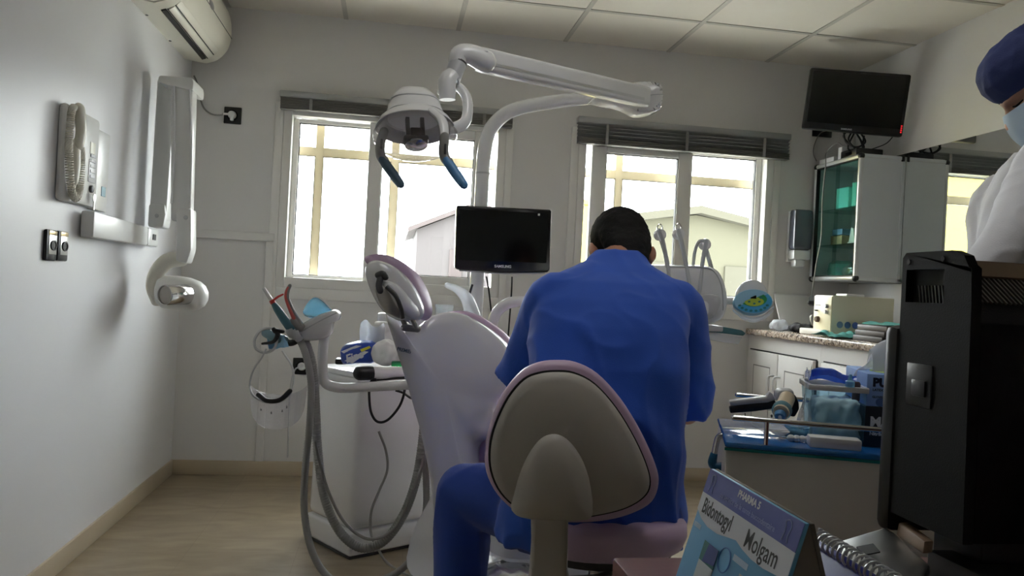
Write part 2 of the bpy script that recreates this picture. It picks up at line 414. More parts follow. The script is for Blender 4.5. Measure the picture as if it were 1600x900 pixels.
# blinds drawn up above the windows
def blind(name, label, xa, xb, zt, zb, nslat, lower):
    t = thing(name, label, 'blind', ((xa+xb)/2, YB, zb), 'venetian blinds drawn up above the windows')
    MB().b2((xa, YB-.062, zt-.034), (xb, YB-.001, zt), .003).build('headrail', BLINDM, t)
    s = MB(); zz = zt-.036; step = (zt-.036-(zb+lower))/max(1, nslat)
    for i in range(nslat):
        z = zz-step*(i+.5)
        s.box((0, 0, 0), (xb-xa-.006, .05, .0025), 0, F(((xa+xb)/2, YB-.032, z), 0, rad(-28)))
    s.build('raised_slats', BLINDM, t)
    d = MB(); nn = max(4, int(lower/.006))
    for i in range(nn): d.b2((xa+.004, YB-.060+.004*(i % 2), zb+lower*i/nn), (xb-.004, YB-.006, zb+lower*(i+.75)/nn), .001)
    d.build('stacked_slats', BLINDD, t)
    for f in (.13, .5, .87):
        x = xa+(xb-xa)*f; c = MB(); c.b2((x-.008, YB-.066, zb-.002), (x+.008, YB-.063, zt-.036)); c.build('ladder_tape', MGREY, t)
blind('venetian_blind', 'dark venetian blind bunched up tight above the window behind the dental lamp', P(437, 150, YB-.06).x, P(803, 180, YB-.06).x, P(620, 156, YB-.06).z, P(620, 184, YB-.06).z, 1, .062)
blind('venetian_blind', 'grey venetian blind with open slats above the window behind the dentist', P(904, 200, YB-.06).x, P(1236, 225, YB-.06).x, P(1070, 195, YB-.06).z, P(1070, 236, YB-.06).z, 4, .034)

# ------------------------------------------------------------------ outside
EXTW = mat('cream_render', (.040, .038, .022, 1), .9, var=.06)
EXTR = mat('olive_roof', (.034, .032, .020, 1), .9)
PINKR = mat('pink_roof_tile', (.042, .033, .032, 1), .9)
GROUND = mat('pale_paving', lin(205, 203, 196), .9)
struct(MB().b2((-30, YB+.5, -3.3), (30, 45, -3.2)).build('ground', GROUND))
def house(label, xc, y, z_eave, z_apex, half, m1, m2, depth=6):
    h = thing('house', label, 'house', (xc, y, -3.2), 'houses outside the windows')
    b = MB(); b.prism([(xc-half, y, -3.2), (xc+half, y, -3.2), (xc+half, y, z_eave), (xc, y, z_apex), (xc-half, y, z_eave)], (0, depth, 0)); b.build('wall', m1, h)
    r = MB()
    for sx in (-1, 1):
        r.prism([(xc, y-.25, z_apex+.02), (xc+sx*(half+.3), y-.25, z_eave-.1), (xc+sx*(half+.3), y-.25, z_eave+.05), (xc, y-.25, z_apex+.17)], (0, depth+.5, 0))
    r.build('roof', m2, h)
    for sx in (-.45, .25):
        q = MB(); q.b2((xc+half*sx, y-.05, z_eave-1.6), (xc+half*sx+half*.22, y, z_eave-.6), .01); q.build('shuttered_window', m2, h)
a = P(1088, 336, 15)
house('pale cream gabled house seen through the window behind the dentist', a.x, 15, P(1170, 372, 15).z, a.z, 2.6, EXTW, EXTR)
a = P(748, 322, 26)
house('pale pink roofed house seen through the window behind the monitor', a.x, 26, P(680, 360, 26).z, a.z, 2.0, mat('pink_render', (.043, .038, .038, 1), .9), PINKR)
yw = MB(); yw.b2((-6.5, 10, -3.2), (-2.0, 10.2, 3.0), .02); yw.b2((-6.6, 9.95, 3.0), (-1.95, 10.25, 3.12), .02)
tag(yw.build('boundary_wall', STICK), 'tall yellow wall outside, seen in the mirror', 'wall')
pp = P(915, 320, 9.0)
yp = MB(); yp.b2((pp.x-.02, 9, -3.2), (pp.x+.10, 9.12, pp.z), .01); yp.b2((pp.x-.04, 8.98, pp.z), (pp.x+.12, 9.14, pp.z+.06), .01)
tag(yp.build('gate_post', STICK), 'slim yellow post outside in the open gap beside the dentist\'s window sash', 'post')

# ------------------------------------------------------------------ air conditioner
def ac_unit():
    y1, y0 = 4.12, 3.27; x = XL; zb = 2.115
    t = thing('air_conditioner', 'ivory split air conditioner high on the left wall in the corner', 'air conditioner', (x, (y0+y1)/2, zb))
    prof = [(0, .0), (.10, -.012), (.155, .012), (.20, .065), (.216, .13), (.212, .21), (.19, .27), (.14, .30), (0, .30)]
    sm = [(0, 0)]+[(p.x, p.z) for p in catmull([V((a, 0, b)) for a, b in prof[1:8]], 5)]+[(0, .30)]
    b = MB(); b.prism([(x+a, y0, zb+c) for a, c in sm], (0, y1-y0, 0)); b.build('body', OFFW, t, angle=50)
    # end cheeks slightly proud
    for ya, yb_ in ((y0-.012, y0), (y1, y1+.03)):
        e = MB(); e.prism([(x+a*.985, ya, zb+.004+c*.985) for a, c in sm], (0, yb_-ya, 0), .003); e.build('end_cap', OFFW, t)
    def on(u):   # point on lower front curve
        i = u*(len(sm)-1); k = int(i); f = i-k; return V((x+sm[k][0]+(sm[k+1][0]-sm[k][0])*f, 0, zb+sm[k][1]+(sm[k+1][1]-sm[k][1])*f))
    pA, pB, pC = V((x+.108, 0, zb-.013)), V((x+.132, 0, zb-.004)), V((x+.160, 0, zb+.018))
    o = MB(); o.box((0, 0, 0), (.02, y1-y0-.16, .008), 0, axes(V((pA.x+.004, (y0+y1)/2, pA.z+.002)), (pB-pA), (0, 1, 0))); o.build('outlet_slot', RUBBER, t)
    for q0, q1, nm in ((V((.130, 0, -.0065)), V((.152, 0, .010)), 'louver'), (V((.157, 0, .0145)), V((.176, 0, .036)), 'louver')):
        c = V((x, (y0+y1)/2, zb))+(q0+q1)/2; d = q1-q0
        l = MB(); l.box((0, 0, 0), (d.length, y1-y0-.16, .008), .002, axes(c, d, (0, 1, 0))); l.build(nm, OFFW, t)
        sl = MB(); sl.box((-d.length/2-.002, 0, 0), (.004, y1-y0-.16, .007), 0, axes(c, d, (0, 1, 0))); sl.build('louver_gap', RUBBER, t)
    s = MB(); s.b2((x+.2145, y0+.0, zb+.128), (x+.2175, y1+.028, zb+.131)); s.build('panel_seam', DGREY, t)
    d = MB(); d.ball((x+.217, y0+.42, zb+.14), (.004, .045, .018)); d.build('badge', MGREY, t)
    for yy in (y0+.20, y0+.55): k = MB(); k.cyl((x+.012, yy, zb-.004), (x+.012, yy, zb+.004), .006); k.build('screw', DGREY, t)
ac_unit()

def socket_back(px, py, label, plug, group):
    c = P(px, py, YB); t = thing('wall_socket', label, 'socket', c)
    MB().box((c.x, YB-.005, c.z), (.088, .010, .088), .004).build('cover_plate', BLACK, t)
    MB().cyl((c.x, YB-.0101, c.z), (c.x, YB-.013, c.z), .028).build('insert', BLACKM, t)
    return c
c = socket_back(364, 181, 'black wall socket under the air conditioner with white plug', 1, None)
pl = MB(); pl.lathe([(.020, 0), (.021, .012), (.017, .03), (.010, .034)], zaxis((c.x, YB-.0135, c.z), (0, -1, 0))); pl.box((c.x+.002, YB-.032, c.z-.016), (.018, .024, .034), .006)
pl.cyl((c.x-.008, YB-.034, c.z), (c.x-.042, YB-.03, c.z+.001), .006)
t = thing('power_cable', 'grey air conditioner cord hanging to the upper wall socket', 'cord', (c.x-.1, YB, c.z))
pl.build('plug_body', WHITE, t)
MB().tube([P(303, 118, YB-.03), P(308, 130, YB-.02), P(312, 150, YB-.012), P(318, 168, YB-.012), P(330, 178, YB-.015), P(345, 180, YB-.022), V((c.x-.042, YB-.03, c.z+.001))], .0045).build('cable', MGREY, t)
c = socket_back(471, 572, 'black wall socket low on the wall behind the face shield', 1, None)
t = thing('socket_plug', 'round white plug in the low wall socket behind the hoses', 'plug', (c.x, YB-.03, c.z))
MB().lathe([(.021, 0), (.022, .014), (.016, .03), (.008, .033)], zaxis((c.x+.004, YB-.0135, c.z), (0, -1, 0))).build('plug_body', WHITE, t)
MB().tube([(c.x-.008, YB-.045, c.z), (c.x-.03, YB-.042, c.z-.02), (c.x-.045, YB-.03, c.z-.09), (c.x-.05, YB-.02, c.z-.20), (c.x-.045, YB-.02, .10)], .004).build('cable', LGREY, t)
# double socket on left wall
for i, (pa, lb) in enumerate(((75, 'black and silver wall socket, nearer one of the pair on the left wall'), (93, 'black and silver wall socket, further one of the pair on the left wall'))):
    c = PX(pa, 383+i*1.5, XL); t = thing('wall_socket', lb, 'socket', c, 'pair of sockets on the left wall')
    MB().box((c.x+.006, c.y, c.z), (.014, .078, .098), .006).build('cover_plate', BLACK, t)
    MB().box((c.x+.0135, c.y, c.z+.002), (.004, .058, .062), .004).build('insert', STEEL, t)
    MB().lathe([(.016, 0), (.016, .004), (.011, .0045), (.010, .002)], zaxis((c.x+.0155, c.y, c.z), (1, 0, 0)), sx=1.35).build('opening', RUBBER, t)
    MB().box((c.x+.0135, c.y, c.z+.038), (.003, .06, .016), .002).build('label_strip', mat('brass_strip', lin(170, 150, 110), .3, metal=.6), t)

# ------------------------------------------------------------------ wall mounted x-ray
def xray():
    t = thing('dental_xray_unit', 'white wall mounted dental x-ray with folded arms and control box', 'x-ray machine', (XL, 2.9, 1.1))
    xf = XL+.030
    A = PX(112, 165, xf); B = PX(153, 325, xf); yA = PX(84, 250, XL).y+.01; yB = PX(155, 250, xf).y; yC = PX(172, 250, XL+.028).y
    z1, z0 = A.z+.005, PX(135, 322, xf).z
    # back plate + control box
    MB().b2((XL, yB-.02, z0-.005), (XL+.027, yC, z1-.03), .008).build('wall_plate', XRAYW, t)
    cb = MB().b2((XL, yA, z0), (xf, yB, z1), .014).build('control_box', XRAYW, t)
    d = MB(); ym = (yA+yB)/2
    d.b2((xf-.002, ym+.055, z1-.13), (xf+.002, ym+.10, z1-.09), .002); d.build('display', mat('lit_display', lin(235, 235, 220), .4), cb)
    d = MB(); d.b2((xf-.002, ym+.05, z0+.085), (xf+.002, ym+.115, z1-.15), .002)
    for i in range(5): d.b2((xf, ym+.06, z0+.10+i*.018), (xf+.004, ym+.105, z0+.11+i*.018), .001)
    d.build('keypad', LGREY, cb)
    MB().b2((XL+.0265, yC-.07, z0+.05), (XL+.029, yC-.03, z0+.085)).build('sticker', TEAL, t)
    # handset and its coiled cord
    yh = yA+.040; xh = xf+.002
    h = MB(); h.tube([(xh+.012, yh+.012, z1-.012), (xh+.020, yh+.014, z1-.07), (xh+.016, yh+.014, z1-.125)], [.023, .021, .019], 16, 6, round_=True, squash=.75); h.tube([(xh+.008, yh+.014, z1-.12), (xh+.010, yh+.014, z0+.12), (xh+.008, yh+.014, z0+.07)], [.017, .019, .017], 16, 6, round_=True, squash=.7); hs = h.build('handset', OFFW, t)
    cr = MB(); pts = []; N = 900
    base = catmull([(xh+.012, yh+.040, z1-.13), (xh+.014, yh+.050, z0+.14), (xh+.014, yh+.045, z0+.05), (xh+.014, yh+.012, z0+.012), (xh+.012, yh-.024, z0+.05), (xh+.006, yh-.036, z0+.15), (xh+.004, yh-.034, z1-.12), (xh+.004, yh-.028, z1-.03), (xh+.004, yh-.010, z1-.008)], 24)
    for i in range(N):
        f = i/(N-1)*(len(base)-1); k = min(int(f), len(base)-2); p = base[k].lerp(base[k+1], f-k); d = (base[k+1]-base[k]).normalized()
        u = V((1, 0, 0)); w_ = d.cross(u).normalized(); a_ = i*.72; pts.append(p+(u*cos(a_)+w_*sin(a_))*.0105)
    cr.tube(pts, .0024, 5, 1); cr.build('coiled_cord', OFFW, hs)
    kk = MB(); yk = ym+.075
    kk.lathe([(.013, 0), (.013, .008), (.01, .01)], zaxis((xf, yk, z0+.062), (1, 0, 0))); kk.build('key_switch', DGREY, cb)
    k2 = MB(); k2.lathe([(.014, 0), (.014, .003)], zaxis((xf+.011, yk+.006, z0+.032), (1, 0, 0))); k2.b2((xf+.011, yk+.002, z0-.01), (xf+.014, yk+.010, z0+.025)); k2.build('key', STEEL, cb)
    # horizontal bracket running along the wall
    xb0, xb1 = XL+.01, XL+.055
    a = PX(147, 350, xb1); b = PX(232, 366, xb1); zt, zb = PX(150, 330, xb1).z, PX(150, 372, xb1).z
    br = MB(); br.prism([(xb1, a.y, zt), (xb1, b.y, PX(232, 355, xb1).z), (xb1, b.y, PX(232, 384, xb1).z), (xb1, a.y, zb)], (-.045, 0, 0), .008); bo = br.build('bracket_arm', XRAYW, t)
    e2 = PX(248, 370, xb1)
    br = MB(); br.b2((xb1-.04, b.y+.005, PX(232, 384, xb1).z), (xb1, e2.y, PX(232, 355, xb1).z), .008); br.build('bracket_end', XRAYW, bo)
    MB().b2((xb1-.042, b.y-.002, PX(232, 383, xb1).z), (xb1-.002, b.y+.006, PX(232, 356, xb1).z)).build('joint', RUBBER, bo)
    MB().b2((xb1-.001, b.y+.06, PX(240, 375, xb1).z), (xb1+.003, b.y+.10, PX(240, 366, xb1).z)).build('latch', RUBBER, bo)
    # rising arm, elbow, dropping arm (hinged at the bracket end)
    Y1 = e2.y-.05
    def arm(pt, pb, wpx0, wpx1, Y, dep, nm):
        (xt, yt), (xq, yq) = pt, pb
        q = [P(xt-wpx0, yt, Y), P(xt+wpx0, yt, Y), P(xq+wpx1, yq, Y), P(xq-wpx1, yq, Y)]
        return MB().prism(q, (0, dep, 0), .012).build(nm, XRAYW, t)
    a1 = arm((260, 122), (246, 345), 15, 14, Y1-.03, .08, 'lower_arm')
    MB().prism([P(232, 318, Y1-.04), P(257, 318, Y1-.04), P(259, 335, Y1-.04), P(255, 356, Y1-.04), P(230, 354, Y1-.04)], (0, .10, 0), .01).build('lower_arm_hinge', XRAYW, a1)
    a2 = arm((284, 124), (281, 345), 18, 15, Y1-.13, .08, 'upper_arm')
    MB().prism([P(275, 326, Y1-.14), P(299, 326, Y1-.14), P(299, 390, Y1-.14), P(292, 412, Y1-.14), P(274, 408, Y1-.14)], (0, .09, 0), .01).build('forearm', XRAYW, a2)
    el = MB(); el.prism([P(247, 117, Y1-.14), P(300, 120, Y1-.14), P(303, 128, Y1-.14), P(302, 142, Y1-.14), P(284, 138, Y1-.14), P(262, 133, Y1-.14), P(246, 128, Y1-.14)], (0, .19, 0), .010); el.build('elbow_cover', XRAYW, t)
    rr = MB(); rr.tube([P(272, 134, Y1-.136), P(273, 220, Y1-.136), P(268, 318, Y1-.136)], .0045, 8); rr.tube([P(297, 140, Y1-.136), P(299, 230, Y1-.136), P(297, 326, Y1-.136)], .0045, 8); rr.build('edge_rib', WHITE, a2)
    sc_ = MB()
    for px, py in ((245, 337), (290, 340)): sc_.lathe([(.009, 0), (.008, .003)], zaxis(P(px, py, Y1-.143 if px > 260 else Y1-.043), (0, -1, 0)))
    sc_.build('hinge_pin', LGREY, a2)
    ya = MB(); ya.tube([P(284, 404, Y1-.10), P(262, 408, Y1-.10), P(246, 425, Y1-.10), P(240, 447, Y1-.10), P(247, 470, Y1-.10)], [.026, .026, .025, .024, .022], 14, 6, round_=True, squash=1.3); ya.build('yoke', OFFW, t)
    hd = MB(); hc = P(284, 459, Y1-.11)
    hd.loft([(hc+V((-.10+.2*u, 0, (.006-.012*u))), V((0, .078*s_, 0)), V((0, 0, .074*s_))) for u, s_ in ((-.02, .35), (.03, .7), (.15, .93), (.4, 1), (.65, .97), (.85, .82), (.96, .6), (1.02, .3))], 28, 2.4)
    ho = hd.build('tube_head', XRAYW, t, angle=60)
    cn = MB(); tip = P(257, 461, Y1-.27); rear = P(292, 460, Y1-.17)
    dr = (tip-rear).normalized(); cn.lathe([(.001, 0), (.040, .001), (.042, .004), (.042, (tip-rear).length-.004), (.040, (tip-rear).length), (.037, (tip-rear).length), (.037, (tip-rear).length-.01), (.001, (tip-rear).length-.01)], zaxis(rear, dr)); cn.build('collimator', CHROME, ho)
    MB().lathe([(.001, 0), (.0365, 0)], zaxis(tip-dr*.0085, dr), cap=False).build('collimator_window', SHELLG, ho)
xray()

# ------------------------------------------------------------------ dental unit (white cabinet between chair and wall)
def unit():
    A, L, R = PZ(545, 876, 0), PZ(474, 838, 0), PZ(690, 846, 0)
    K = L+(R-A); K = V((K.x, K.y, 0)); H = .70
    t = thing('dental_unit', 'white floor standing dental cabinet with tissue pack and cup fittings on top', 'dental cabinet', ((A+K)/2))
    c = (A+L+R+K)/4
    def ring(s, z): return [V((c.x+(p.x-c.x)*s, c.y+(p.y-c.y)*s, z)) for p in (L, A, R, K)]
    def skin(name, s0, z0, s1, z1, bev, m):
        mb = MB(); tt = bmesh.new(); a = [tt.verts.new(p) for p in ring(s0, z0)]; b = [tt.verts.new(p) for p in ring(s1, z1)]
        tt.faces.new(a); tt.faces.new(b)
        for i in range(4): tt.faces.new((a[i], a[(i+1) % 4], b[(i+1) % 4], b[i]))
        bmesh.ops.recalc_face_normals(tt, faces=tt.faces[:]); bmesh.ops.bevel(tt, geom=tt.edges[:], offset=bev, segments=3, affect='EDGES', profile=.5)
        mb.merge(tt); return mb.build(name, m, t)
    skin('plinth', .985, 0, .985, .012, .003, DGREY)
    skin('base_skirt', 1.0, .010, .985, .10, .012, WHITE)
    skin('body', .97, .10, .93, H-.05, .03, WHITE)
    skin('top_plate', .97, H-.055, 1.0, H-.02, .012, WHITE)
    skin('worktop', 1.0, H-.022, .98, H, .008, WHITE)
    return c, H, t
UC, UH, UNIT = unit()
# handle bar with black end in front of the top
UY = 2.92
t = UNIT
MB().cyl(P(578, 582, UY-.12), P(652, 583, UY-.06), .0235).build('rail_bar', WHITE, t)
MB().tube([P(563, 583, UY-.13), P(578, 582.5, UY-.12)], .026, 20, 1, round_=True).build('rail_end_cap', BLACK, t)
MB().tube([P(583, 590, UY-.12), P(585, 600, UY-.11), P(586, 603, UY-.04)], .012, 10).build('rail_mount', BLACK, t)
MB().cyl(P(588, 582, UY-.12), P(588, 582, UY+.10), .016).build('rail_bracket', WHITE, t)
# cuspidor and fittings on the cabinet
cu = UNIT
b = MB(); bc = P(672, 512, 3.15)
b.lathe([(.05, -.10), (.085, -.05), (.13, .03), (.135, .045), (.125, .045), (.08, -.03), (.001, -.05)], M4.Translation(bc), 32); b.build('spittoon_bowl', WHITE, cu)
b = MB(); b.lathe([(.06, -.20), (.055, -.1)], M4.Translation(bc), 24); b.build('spittoon_stem', WHITE, cu)
b = MB(); b.tube([P(742, 520, 3.2), P(738, 492, 3.2), P(729, 466, 3.2), P(714, 452, 3.2), P(699, 446, 3.2)], [.034, .033, .026, .017, .012], 14, 6, round_=True); b.build('spout', FILM, cu)
b = MB(); b.box(P(600, 499, 3.2)+V((.01, 0, 0)), (.075, .06, .055), .012); b.box(P(600, 512, 3.2)+V((.02, 0, -.02)), (.055, .05, .10), .012); b.build('cup_filler', WHITE, cu)
cup = MB(); q = P(694, 487, 3.05); cup.lathe([(.026, -.055), (.036, .028), (.038, .028), (.0275, -.057)], M4.Translation(q), 24)
tag(cup.build('plastic_cup', PLASTIC), 'clear plastic cup standing behind the dental chair back', 'cup')

def on_top(px, py): return PZ(px, py, UH)
# tissue pack
tp = thing('tissue_pack', 'blue and white soft tissue pack lying on the dental cabinet', 'tissue pack', P(562, 566, 3.05))
M = F(P(563, 553, 3.03), rad(-12), 0, rad(-8))
b = MB(); b.M = M
b.loft([(V((-.072+.144*u, 0, .006*sin(3*u))), V((0, .05*s_, 0)), V((0, 0, .042*s_))) for u, s_ in ((0, .45), (.06, .8), (.2, 1), (.5, 1.04), (.8, 1), (.94, .8), (1, .45))], 22, 3)
b.crumple(.006, 30); b.build('wrapper', mat('tissue_wrapper_blue', lin(36, 70, 168), .3, var=.15, vscale=30), tp)
b = MB(); b.M = M
for x0, w_ in ((-.02, .05),):
    b.prism([(-.05, -.053, -.018), (.03, -.056, .012), (.045, -.056, .008), (-.02, -.055, -.03)], (0, .004, 0), .001)
    b.prism([(-.06, -.05, .018), (.0, -.054, .036), (.02, -.052, .032), (-.05, -.05, .010)], (0, .004, 0), .001)
b.build('white_band', INKW, tp)
b = MB(); b.M = M; b.prism([(.015, -.057, .020), (.05, -.054, .03), (.055, -.054, .022), (.02, -.057, .010)], (0, .003, 0)); b.build('yellow_flash', mat('lime_ink', lin(220, 216, 60)), tp)
b = MB(); b.text('Fine', M @ F((-.01, -.0585, -.006), 0, pi/2, rad(-14)), .042, fat=.0012, shear=.25); b.build('lettering', INKW, tp)
nt_ = thing('napkin_stack', 'crumpled white gauze napkins beside the tissue pack', 'napkins', P(600, 568, 2.97))
b = MB()
for dx, dy, r in ((0, 0, (.05, .045, .05)), (.035, .012, (.045, .04, .042)), (-.03, .008, (.03, .03, .03))): b.ball(P(603, 552, 2.97)+V((dx, dy, 0)), r)
b.remesh(.006, 2, lambda c, n: .010*NZ.noise(c*38)); b.build('gauze', PAPER, nt_)
b = MB()
b.sheet(lambda u, v: P(562+38*u, 506+44*v, 3.06+.03*sin(5*u)+.02*v)+V((0, 0, .012*sin(7*u))), 14, 12, .001); b.crumple(.008, 22)
tag(b.build('plastic_bag', FILM), 'milky plastic sheet standing up behind the tissue pack', 'bag')
bx = MB(); q = P(597, 527, 3.10); bx.box(q, (.065, .07, .12), .012); bx.ball(q+V((.02, -.03, -.03)), (.05, .03, .05)); bx.remesh(.006, 2, lambda c, n: .006*NZ.noise(c*40))
tag(bx.build('wrapped_bundle', PAPER), 'white wrapped bundle leaning behind the chair back edge', 'bundle')
ph = MB(); ph.b2(*[P(526, 564, 3.06)+V(d) for d in ((-.005, -.02, -.012), (.05, .05, .010))], .006)
tag(ph.build('remote_control', BLACK), 'small black remote left of the tissue pack', 'remote control')
gl = thing('lit_device', 'small green lit device tucked by the chair back edge', 'device', P(620, 575, 2.86))
MB().box(P(622, 572, 2.9), (.05, .04, .035), .006).build('case', mat('green_case', lin(40, 130, 90), .4), gl)
b = MB()
for i in range(4): b.box(P(613+5*i, 574, 2.875), (.007, .004, .008), .001)
b.build('light', emit('green_led', lin(60, 255, 150), 2.5), gl)

# ------------------------------------------------------------------ lamp column, arms and lamp
PY = 3.32
lm = thing('dental_lamp', 'white dental operating lamp on a jointed arm and tall column', 'lamp', PZ(744, 800, 0).lerp(P(744, 800, PY), 1)*1)
base = P(744, 470, PY); base.z = 0
zt = P(770, 200, PY).z
col = MB(); col.cyl((base.x, PY, .02), (base.x, PY, P(754, 320, PY).z), .031); col.cyl((base.x, PY, 0), (base.x, PY, .03), .12); col.build('column', WHITE, lm)
upx = P(759, 330, PY)
up_ = MB(); up_.tube([V((base.x, PY, P(754, 322, PY).z)), V((base.x, PY, P(754, 270, PY).z)), P(757, 238, PY), P(765, 205, PY), P(787, 180, PY-.02), P(815, 168, PY-.05), P(860, 160, PY-.13), P(920, 153, PY-.24), P(975, 147, PY-.32)], [.030, .030, .031, .031, .030, .029, .028, .027, .025], 20, 8); up_.build('bent_arm', WHITE, lm)
MB().lathe([(.0315, -.004), (.0315, .004)], M4.Translation((base.x, PY, P(754, 271, PY).z)), 24).build('collar', LGREY, lm)
# knuckle at the far end
k = MB()
k.prism(catmull([P(928, 153, 2.98), P(960, 136, 2.97), P(1000, 126, 2.94), P(1028, 127, 2.92), P(1037, 136, 2.92), P(1037, 160, 2.92), P(1028, 172, 2.92), P(1000, 176, 2.93), P(975, 164, 2.95)], 4, True), (0, .11, 0), .018); k.build('knuckle', WHITE, lm)
MB().tube([P(1000, 152, 2.915), P(1020, 148, 2.912), P(1036, 147, 2.912)], .002, 6).build('knuckle_seam', LGREY, lm)
# spring arm coming back towards the viewer
sa = MB(); a0, a1 = P(1012, 153, 2.90), P(744, 92, 2.45)
d = (a1-a0); sa.loft([(a0+d*u, V((0, .034*w_, 0)), V((0, 0, .037*w_))) for u, w_ in ((0, .95), (.03, 1.0), (.5, 1.0), (.97, .98), (1, .9))], 24, 5); so_ = sa.build('spring_arm', WHITE, lm)
MB().prism([a0+d*.04+V((0, -.0345, -.012)), a0+d*.96+V((0, -.0345, -.010)), a0+d*.96+V((0, -.0345, -.020)), a0+d*.04+V((0, -.0345, -.022))], (0, .002, 0)).build('arm_seam', ALU, so_)
e = MB(); e.tube([P(758, 96, 2.45), P(735, 85, 2.43), P(718, 86, 2.42), P(714, 100, 2.42)], [.036, .032, .030, .027], 18, 6, round_=True); e.build('front_elbow', WHITE, lm)
MB().b2(P(706, 76, 2.43)-V((.0, .015, .0)), P(762, 83, 2.43)+V((0, .02, 0)), .006).build('elbow_cap', WHITE, lm)
n1 = MB(); n1.lathe([(.028, 0), (.027, .03), (.026, .065)], zaxis(P(716, 97, 2.42), P(706, 124, 2.41)-P(716, 97, 2.42)), 24); n1.build('upper_swivel', LGREY, lm)
MB().lathe([(.0285, -.003), (.0285, .003)], zaxis(P(715.5, 98, 2.42), P(706, 124, 2.41)-P(716, 97, 2.42)), 24).build('swivel_ring', DGREY, lm)
n2 = MB(); n2.tube([P(707, 118, 2.41), P(699, 128, 2.40), P(699, 156, 2.40)], [.027, .028, .025], 20, 5, cap=True); n2.build('lower_swivel', WHITE, lm)
# yoke hoop
y = MB(); y.tube([P(690, 143, 2.42), P(700, 135, 2.44), P(716, 136, 2.44), P(728, 150, 2.43), P(731, 170, 2.42), P(727, 190, 2.40), P(714, 199, 2.38), P(700, 201, 2.36)], [.015, .017, .019, .020, .020, .020, .019, .016], 16, 7, round_=True, squash=.75); y.build('yoke', WHITE, lm)
MB().cyl(P(703, 201, 2.34), P(695, 200, 2.34), .021).build('yoke_pivot', MGREY, lm)
# head: housing, brim, reflector, bulb holder, clear shield, two handles
HC = P(649, 206, 2.36); ax = V((.09, -.36, -.93)).normalized()
FR = zaxis(HC, ax, (1, 0, 0))      # local z = light direction
xh = V((1, 0, -.16)).normalized(); xh = (xh-ax*xh.dot(ax)).normalized(); FR = axes(HC, xh, ax.cross(xh), ax)
br = MB(); br.lathe([(.055, -.075), (.085, -.058), (.108, -.034), (.119, -.014), (.117, -.012), (.105, -.030), (.083, -.052), (.05, -.067), (.001, -.07)], FR, 48, 1, .82); hd = br.build('reflector_housing', WHITE, lm)
rf = MB(); rf.lathe([(.060, -.056), (.08, -.046), (.105, -.021), (.126, .010)], FR, 48, 1, .82, cap=False); rf.build('reflector', DICHRO, lm)
rf = MB(); rf.lathe([(.001, -.062), (.045, -.060), (.062, -.054)], FR, 48, 1, .82, cap=False); rf.build('reflector_centre', REFLECT, lm)
ho = MB(); ho.loft([(FR @ V((0, 0, z)), (FR.to_3x3() @ V((a, 0, 0))), (FR.to_3x3() @ V((0, b_, 0)))) for z, a, b_ in ((-.045, .088, .078), (-.075, .080, .074), (-.105, .070, .062), (-.128, .052, .048), (-.138, .030, .028))], 32, 2.8); ho.build('rear_housing', WHITE, lm)
s_ = MB(); s_.loft([(FR @ V((0, 0, z)), (FR.to_3x3() @ V((a, 0, 0))), (FR.to_3x3() @ V((0, b_, 0)))) for z, a, b_ in ((-.084, .0785, .0720), (-.087, .0785, .0720))], 32, 2.8); s_.build('housing_seam', LGREY, lm)
sh = MB(); sh.lathe([(.127, .010), (.124, .030), (.108, .052), (.075, .066), (.001, .070)], FR, 48, 1, .82, cap=False); sh.build('clear_shield', SHIELD, lm)
bh = MB(); bh.M = FR
bh.box((-.022, .0, -.01), (.012, .02, .09), .002); bh.box((.022, .0, -.01), (.012, .02, .09), .002); bh.box((0, 0, .030), (.075, .045, .02), .008); bh.box((0, .012, .012), (.035, .02, .03), .004); bh.build('bulb_holder', mat('brown_black_holder', lin(52, 40, 36), .4), lm)
bb = MB(); bb.M = FR; bb.lathe([(.030, .040), (.034, .048), (.020, .056), (.001, .058)], M4.Translation((0, 0, .0)), 24); bb.build('heat_cap', CHROME, lm)
# side bracket from yoke to housing
sb = MB(); sb.tube([P(678, 176, 2.29), P(690, 188, 2.27), P(694, 205, 2.25), P(694, 222, 2.24)], [.020, .020, .017, .014], 14, 6, round_=True, squash=.6); sb.build('side_bracket', WHITE, lm)
def handle(pts, gp, m):
    h = MB(); h.tube(pts, [.014, .0145, .015, .0145], 14, 6, round_=True); o = h.build('handle', MGREY, lm)
    h = MB(); h.tube(gp, [.0155, .017, .017, .015], 14, 6, round_=True, squash=.85); h.build('grip', m, o)
    q = pts[1]; h = MB(); h.box(q+V((.004, -.014, 0)), (.007, .004, .03), .003); h.build('slot', DGREY, o)
handle([P(695, 214, 2.23), P(693, 234, 2.23), P(695, 246, 2.23), P(701, 254, 2.225)], [P(698, 250, 2.227), P(704, 260, 2.22), P(716, 277, 2.21), P(724, 288, 2.20)], BLUEG)
handle([P(600, 206, 2.36), P(594, 226, 2.36), P(595, 243, 2.36), P(601, 253, 2.355)], [P(598, 249, 2.357), P(605, 260, 2.35), P(617, 276, 2.34), P(625, 287, 2.33)], DBLUEG)
